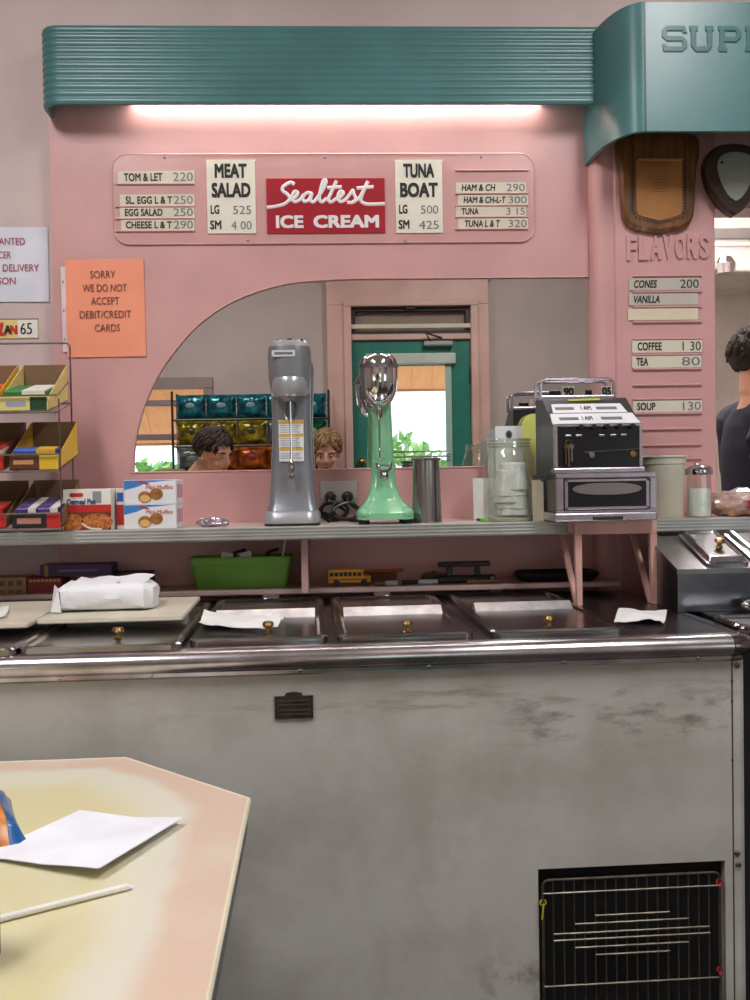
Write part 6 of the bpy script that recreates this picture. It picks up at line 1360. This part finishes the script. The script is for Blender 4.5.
def person(label, loc, rotz, J, headrot, shirtm, pantm, skinm, hairm, hairlen, sleeve=.62, scale=1.0):
    """J: joints facing +Y. Arms J['el_l'] etc. Head centre J['head']."""
    t = thing('person', label, 'person', loc, rotz)
    V = {}; E = []
    def put(n, c, r): V[n] = (Vector(c), r)
    put('pelvis', J['pelvis'], (.13, .10)); put('belly', lerp(J['pelvis'], J['chest'], .45), (.125, .10)); put('chest', J['chest'], (.14, .11)); put('neck', J['neck'], .058); put('nape', lerp(J['neck'], J['head'], .45), .052)
    put('skull', lerp(J['neck'], J['head'], .85), .06)
    E += [('pelvis', 'belly'), ('belly', 'chest'), ('chest', 'neck'), ('neck', 'nape'), ('nape', 'skull')]
    for s in 'lr':
        put('sh_'+s, J['sh_'+s], .062); put('el_'+s, J['el_'+s], .043); put('ua_'+s, lerp(J['sh_'+s], J['el_'+s], .5), .05); put('wr_'+s, J['wr_'+s], .028); put('fa_'+s, lerp(J['el_'+s], J['wr_'+s], .4), .041)
        put('hip_'+s, J['hip_'+s], .088); put('kn_'+s, J['kn_'+s], .058); put('th_'+s, lerp(J['hip_'+s], J['kn_'+s], .5), .075); put('ca_'+s, lerp(J['kn_'+s], J['an_'+s], .35), .054); put('an_'+s, J['an_'+s], .037); put('toe_'+s, Vector(J['an_'+s])+Vector((0, .15, -.045)), .034)
        E += [('chest', 'sh_'+s), ('sh_'+s, 'ua_'+s), ('ua_'+s, 'el_'+s), ('el_'+s, 'fa_'+s), ('fa_'+s, 'wr_'+s), ('pelvis', 'hip_'+s), ('hip_'+s, 'th_'+s), ('th_'+s, 'kn_'+s), ('kn_'+s, 'ca_'+s), ('ca_'+s, 'an_'+s), ('an_'+s, 'toe_'+s)]
    body = skin_mesh(V, E, 'pelvis')
    for s in 'lr':                                     # hands: palm and five bent fingers
        d = (Vector(J['wr_'+s])-Vector(J['el_'+s])).normalized(); sd = d.cross(Z_).normalized()*(1 if s == 'r' else -1); up = sd.cross(d)*(1 if s == 'r' else -1); w = Vector(J['wr_'+s]); dn = Vector((0, 0, -1))
        body.tube([w-d*.01, w+d*.03, w+d*.075, w+d*.09], [.026, .034, .036, .026], 10)
        for i, (off, ln) in enumerate(((-.030, .062), (-.010, .075), (.010, .08), (.029, .07))):
            b0 = w+d*.08+sd*off; body.tube([b0, b0+d*ln*.45, b0+d*ln*.75+dn*.014, b0+d*ln*.9+dn*.032], [.0098, .0092, .0085, .006], 8)
        b0 = w+d*.03+sd*.028; body.tube([b0, b0+sd*.028+d*.022, b0+sd*.036+d*.05+dn*.01], [.012, .0105, .008], 8)
    HM = Matrix.Translation(Vector(J['head'])) @ headrot
    hd = MB(); hd.ell((0, -.012, .03), (.077, .096, .092), 24, 16); hd.ell((0, .022, -.035), (.060, .072, .078), 20, 12); hd.ell((0, .062, -.082), (.028, .026, .024), 14, 8)
    hd.ell((0, .096, -.022), (.014, .02, .017), 12, 8); hd.tube([(0, .086, .02), (0, .102, -.018)], [.009, .012], 8)
    for s in (-1, 1): hd.ell((s*.077, -.008, -.012), (.010, .022, .033), 10, 8); hd.ell((s*.034, .07, .026), (.026, .016, .009), 10, 8); hd.ell((s*.04, .062, -.03), (.022, .02, .02), 10, 8)
    hd.tube([(0, -.025, -.03), (0, -.03, -.12)], .052, 14)
    hd.xf(HM); body.v += [v for v in []]; o0 = len(body.v); body.v += hd.v; body.f += [tuple(i+o0 for i in f) for f in hd.f]; body.sm += hd.sm
    obj('body', remesh(body, .0075, 3), skinm, t)
    for s in (-1, 1):
        obj('eye', MB().ell((s*.032, .079, .004), (.011, .0075, .005), 12, 8).xf(HM), mat('eye_white', (190, 184, 176), .3), t)
        obj('iris', MB().ell((s*.032, .0865, .004), (.0048, .002, .0042), 10, 6).xf(HM), mat('iris_dark', (40, 28, 22), .2), t)
        obj('eyebrow', MB().tube([(s*.014, .091, .026), (s*.034, .089, .031), (s*.052, .076, .026)], [.003, .0045, .002], 6).xf(HM), hairm, t)
    obj('mouth', MB().ell((0, .0915, -.058), (.022, .006, .005), 12, 6).ell((0, .0905, -.066), (.018, .006, .006), 12, 6).xf(HM), mat('lips', (176, 104, 96), .5), t)
    # hair: cap and locks
    rnd = random.Random(int(hairlen*1000)); hr = MB()
    b = bmesh.new(); bmesh.ops.create_icosphere(b, subdivisions=4, radius=1)
    dl = [v for v in b.verts if (v.co.z < -.15 and v.co.y > -.2) or (v.co.y > .62 and v.co.z < .5) or v.co.z < -.75]; bmesh.ops.delete(b, geom=dl, context='VERTS')
    for v in b.verts:
        k = 1.0+.03*math.sin(11*v.co.x+5*v.co.z)+rnd.uniform(-.012, .012); v.co = Vector((v.co.x*.088*k, -.016+v.co.y*.105*k, .034+v.co.z*.099*k))
    hr.bm(b, True)
    for i in range(260):
        th = rnd.uniform(-math.pi, math.pi); ph = rnd.uniform(.05, 1.35); front = math.sin(th) > .35
        a = Vector((math.sin(ph)*math.cos(th), math.sin(ph)*math.sin(th), math.cos(ph))); pts = []
        tang = Vector((a.x*.5+rnd.uniform(-.3, .3), a.y*.5-.35, -.8)); ln = hairlen*rnd.uniform(.6, 1.1)*(.55 if front else 1)
        for q_ in range(6):
            w = a+tang*(q_/5*ln/.09)*.9; w = w.normalized() if q_ < 5 or ln < .1 else w.normalized()*1.02
            wob = .006*math.sin(q_*1.6+i); pts.append(Vector((w.x*.092+wob, -.016+w.y*.108, .034+w.z*.103+wob*.5)))
        pts = [p_ for p_ in pts if not (p_.y > .07 and p_.z < .06)]
        if len(pts) > 2: hr.tube(pts, [.006]*(len(pts)-1)+[.002], 5)
    hr.xf(HM); obj('hair', hr, hairm, t)
    # clothes
    def grow(names, edges, k, root): return remesh(skin_mesh({n: (V[n][0], (V[n][1][0]+k, V[n][1][1]+k) if isinstance(V[n][1], tuple) else V[n][1]+k) for n in names}, edges, root), .010, 4)
    for s in 'lr': V['cuff_'+s] = (lerp(J['sh_'+s], J['el_'+s], sleeve), V['ua_'+s][1]*.98)
    V['collar'] = (lerp(J['chest'], J['neck'], .85), .066)
    V['hem'] = (lerp(J['pelvis'], J['chest'], -.08), (.135, .105))
    sh_ = MB(); pe, be, ch_, ne = Vector(V['hem'][0]), Vector(V['belly'][0]), Vector(J['chest']), lerp(J['chest'], J['neck'], .92)
    def oval(c, rx, ry): return [Vector((c.x+rx*math.cos(i*math.pi/12), c.y+ry*math.sin(i*math.pi/12), c.z)) for i in range(24)]
    up_ = lerp(J['chest'], J['neck'], .55)
    sh_.loft([oval(pe, .165, .125), oval(be, .16, .122), oval(lerp(be, ch_, .6), .172, .13), oval(ch_, .182, .132), oval(up_, .15, .115), oval(ne, .085, .082)])
    for s in 'lr':
        cf, shp, ua = Vector(V['cuff_'+s][0]), Vector(J['sh_'+s]), Vector(V['ua_'+s][0]); dr_ = (cf-shp).normalized()
        sh_.tube([lerp(J['chest'], J['neck'], .5), lerp(up_, shp, .6)+Vector((0, 0, .012)), shp, shp+dr_*.07, cf], [.085, .088, .086, .074, .07], 14)
        sh_.ell(shp, (.082, .082, .082), 14, 10)
    obj('shirt', remesh(sh_, .010, 4), shirtm, t)
    obj('trousers', grow(['pelvis', 'hip_l', 'th_l', 'kn_l', 'ca_l', 'an_l', 'hip_r', 'th_r', 'kn_r', 'ca_r', 'an_r'], [('pelvis', 'hip_l'), ('hip_l', 'th_l'), ('th_l', 'kn_l'), ('kn_l', 'ca_l'), ('ca_l', 'an_l'), ('pelvis', 'hip_r'), ('hip_r', 'th_r'), ('th_r', 'kn_r'), ('kn_r', 'ca_r'), ('ca_r', 'an_r')], .012, 'pelvis'), pantm, t)
    for s in 'lr':
        a = Vector(J['an_'+s]); obj('shoe', MB().loft([[Vector((a.x+x*k1, a.y+.045+y*k2, z)) for x, y in rrect(.085, .26, .04, 4)] for z, k1, k2 in ((.001, 1, 1), (.02, 1.02, 1.02), (.05, .9, .92), (.075, .55, .5))]), mat('dark_shoe', (40, 36, 36), .5), t)
    return t
def seated(hz, lean, headf):
    d = {'pelvis': (0, 0, .57), 'chest': (0, .06+lean*.6, 1.02), 'neck': (0, .08+lean*.9, 1.19), 'head': (0, .12+lean+headf, hz)}
    for s, x in (('l', -1), ('r', 1)):
        d['sh_'+s] = (x*.165, .065+lean*.75, 1.12); d['el_'+s] = (x*.23, .16+lean, .86); d['wr_'+s] = (x*.12, .36+lean*.6, .72); d['hip_'+s] = (x*.09, .03, .55); d['kn_'+s] = (x*.12, .45, .55); d['an_'+s] = (x*.12, .44, .085)
    return d
skinA = mat('skin', (214, 160, 138), .5, var=.04, sss=.1)
hA = PM(214, 455, .42)
J = seated(1.385, .10, .10); J.update({'pelvis': (0, 0, .6), 'chest': (0, .12, 1.1), 'neck': (0, .17, 1.27), 'sh_l': (-.165, .12, 1.235), 'sh_r': (.165, .12, 1.235), 'wr_l': (-.12, .40, .79), 'wr_r': (.12, .40, .79)}); rz_ = math.radians(-48)
off = Matrix.Rotation(rz_, 3, 'Z') @ Vector((0, J['head'][1], 0))
person('person with dark brown hair and olive shirt leaning over the table, seen in the mirror', (hA.x-off.x, hA.y-off.y, 0), rz_, J, Matrix.Rotation(math.radians(-18), 4, 'X') @ Matrix.Rotation(math.radians(-8), 4, 'Z'), mat('olive_shirt', (120, 108, 66), .8, var=.15, vscale=20), mat('denim', (60, 70, 100), .8), skinA, mat('dark_brown_hair', (52, 34, 24), .65, var=.3, vscale=40), .14)
PA = (hA.x-off.x, hA.y-off.y, rz_)
hB = PM(326, 452, -.28); J = seated(hB.z, .0, .0)
person('person with light hair seated facing the counter, reflected beside the silver mixer', (hB.x, hB.y-J['head'][1], 0), 0, J, Matrix.Rotation(math.radians(-22), 4, 'X'), mat('cream_shirt', (196, 186, 168), .8, var=.1, vscale=15), mat('khaki', (150, 134, 108), .8), skinA, mat('light_brown_hair', (150, 116, 80), .7, var=.3, vscale=40), .17)
PB = (hB.x, hB.y-J['head'][1], 0)
pc_ = P(750, 362, 3.6)
J = {'pelvis': (0, 0, .95), 'chest': (0, .01, 1.33), 'neck': (0, 0, 1.5), 'head': (0, .02, pc_.z)}
for s, x in (('l', -1), ('r', 1)):
    J['sh_'+s] = (x*.175, 0, 1.44); J['el_'+s] = (x*.26, .04, 1.16); J['wr_'+s] = (x*.14, .27, 1.18); J['hip_'+s] = (x*.09, 0, .9); J['kn_'+s] = (x*.1, .02, .5); J['an_'+s] = (x*.1, -.01, .085)
J['el_r'] = (.24, -.10, 1.285); J['wr_r'] = (.2, .14, 1.24)
person('person in a navy shirt standing in the kitchen beyond the opening', (pc_.x+.02, 3.6, 0), math.radians(-90), J, Matrix.Identity(4), mat('navy_shirt', (26, 30, 52), .8, var=.1), mat('black_trousers', (30, 30, 34), .8), skinA, mat('near_black_hair', (40, 32, 28), .85, var=.3, vscale=40), .09, .72)
# chairs under the two seated people
def chair(loc, rz, lab):
    c = thing('lunch_chair', lab, 'chair', (loc[0], loc[1], 0), rz, 'chairs at the lunch table'); vm = mat('chair_vinyl', (120, 50, 46), .4); cm = legm
    obj('seat', MB().box(-.2, .2, -.2, .22, .415, .455, .015), vm, c); obj('backrest', MB().box(-.19, .19, -.235, -.205, .62, .86, .012), vm, c)
    for x in (-.18, .18):
        obj('leg', MB().tube([(x, .19, 0), (x, .18, .415)], .011, 8), cm, c); obj('leg', MB().tube([(x, -.21, 0), (x, -.19, .42), (x, -.215, .85)], .011, 8), cm, c)
chair(PA, PA[2], 'red vinyl chair under the person in the olive shirt'); chair(PB, 0, 'red vinyl chair under the person with light hair')
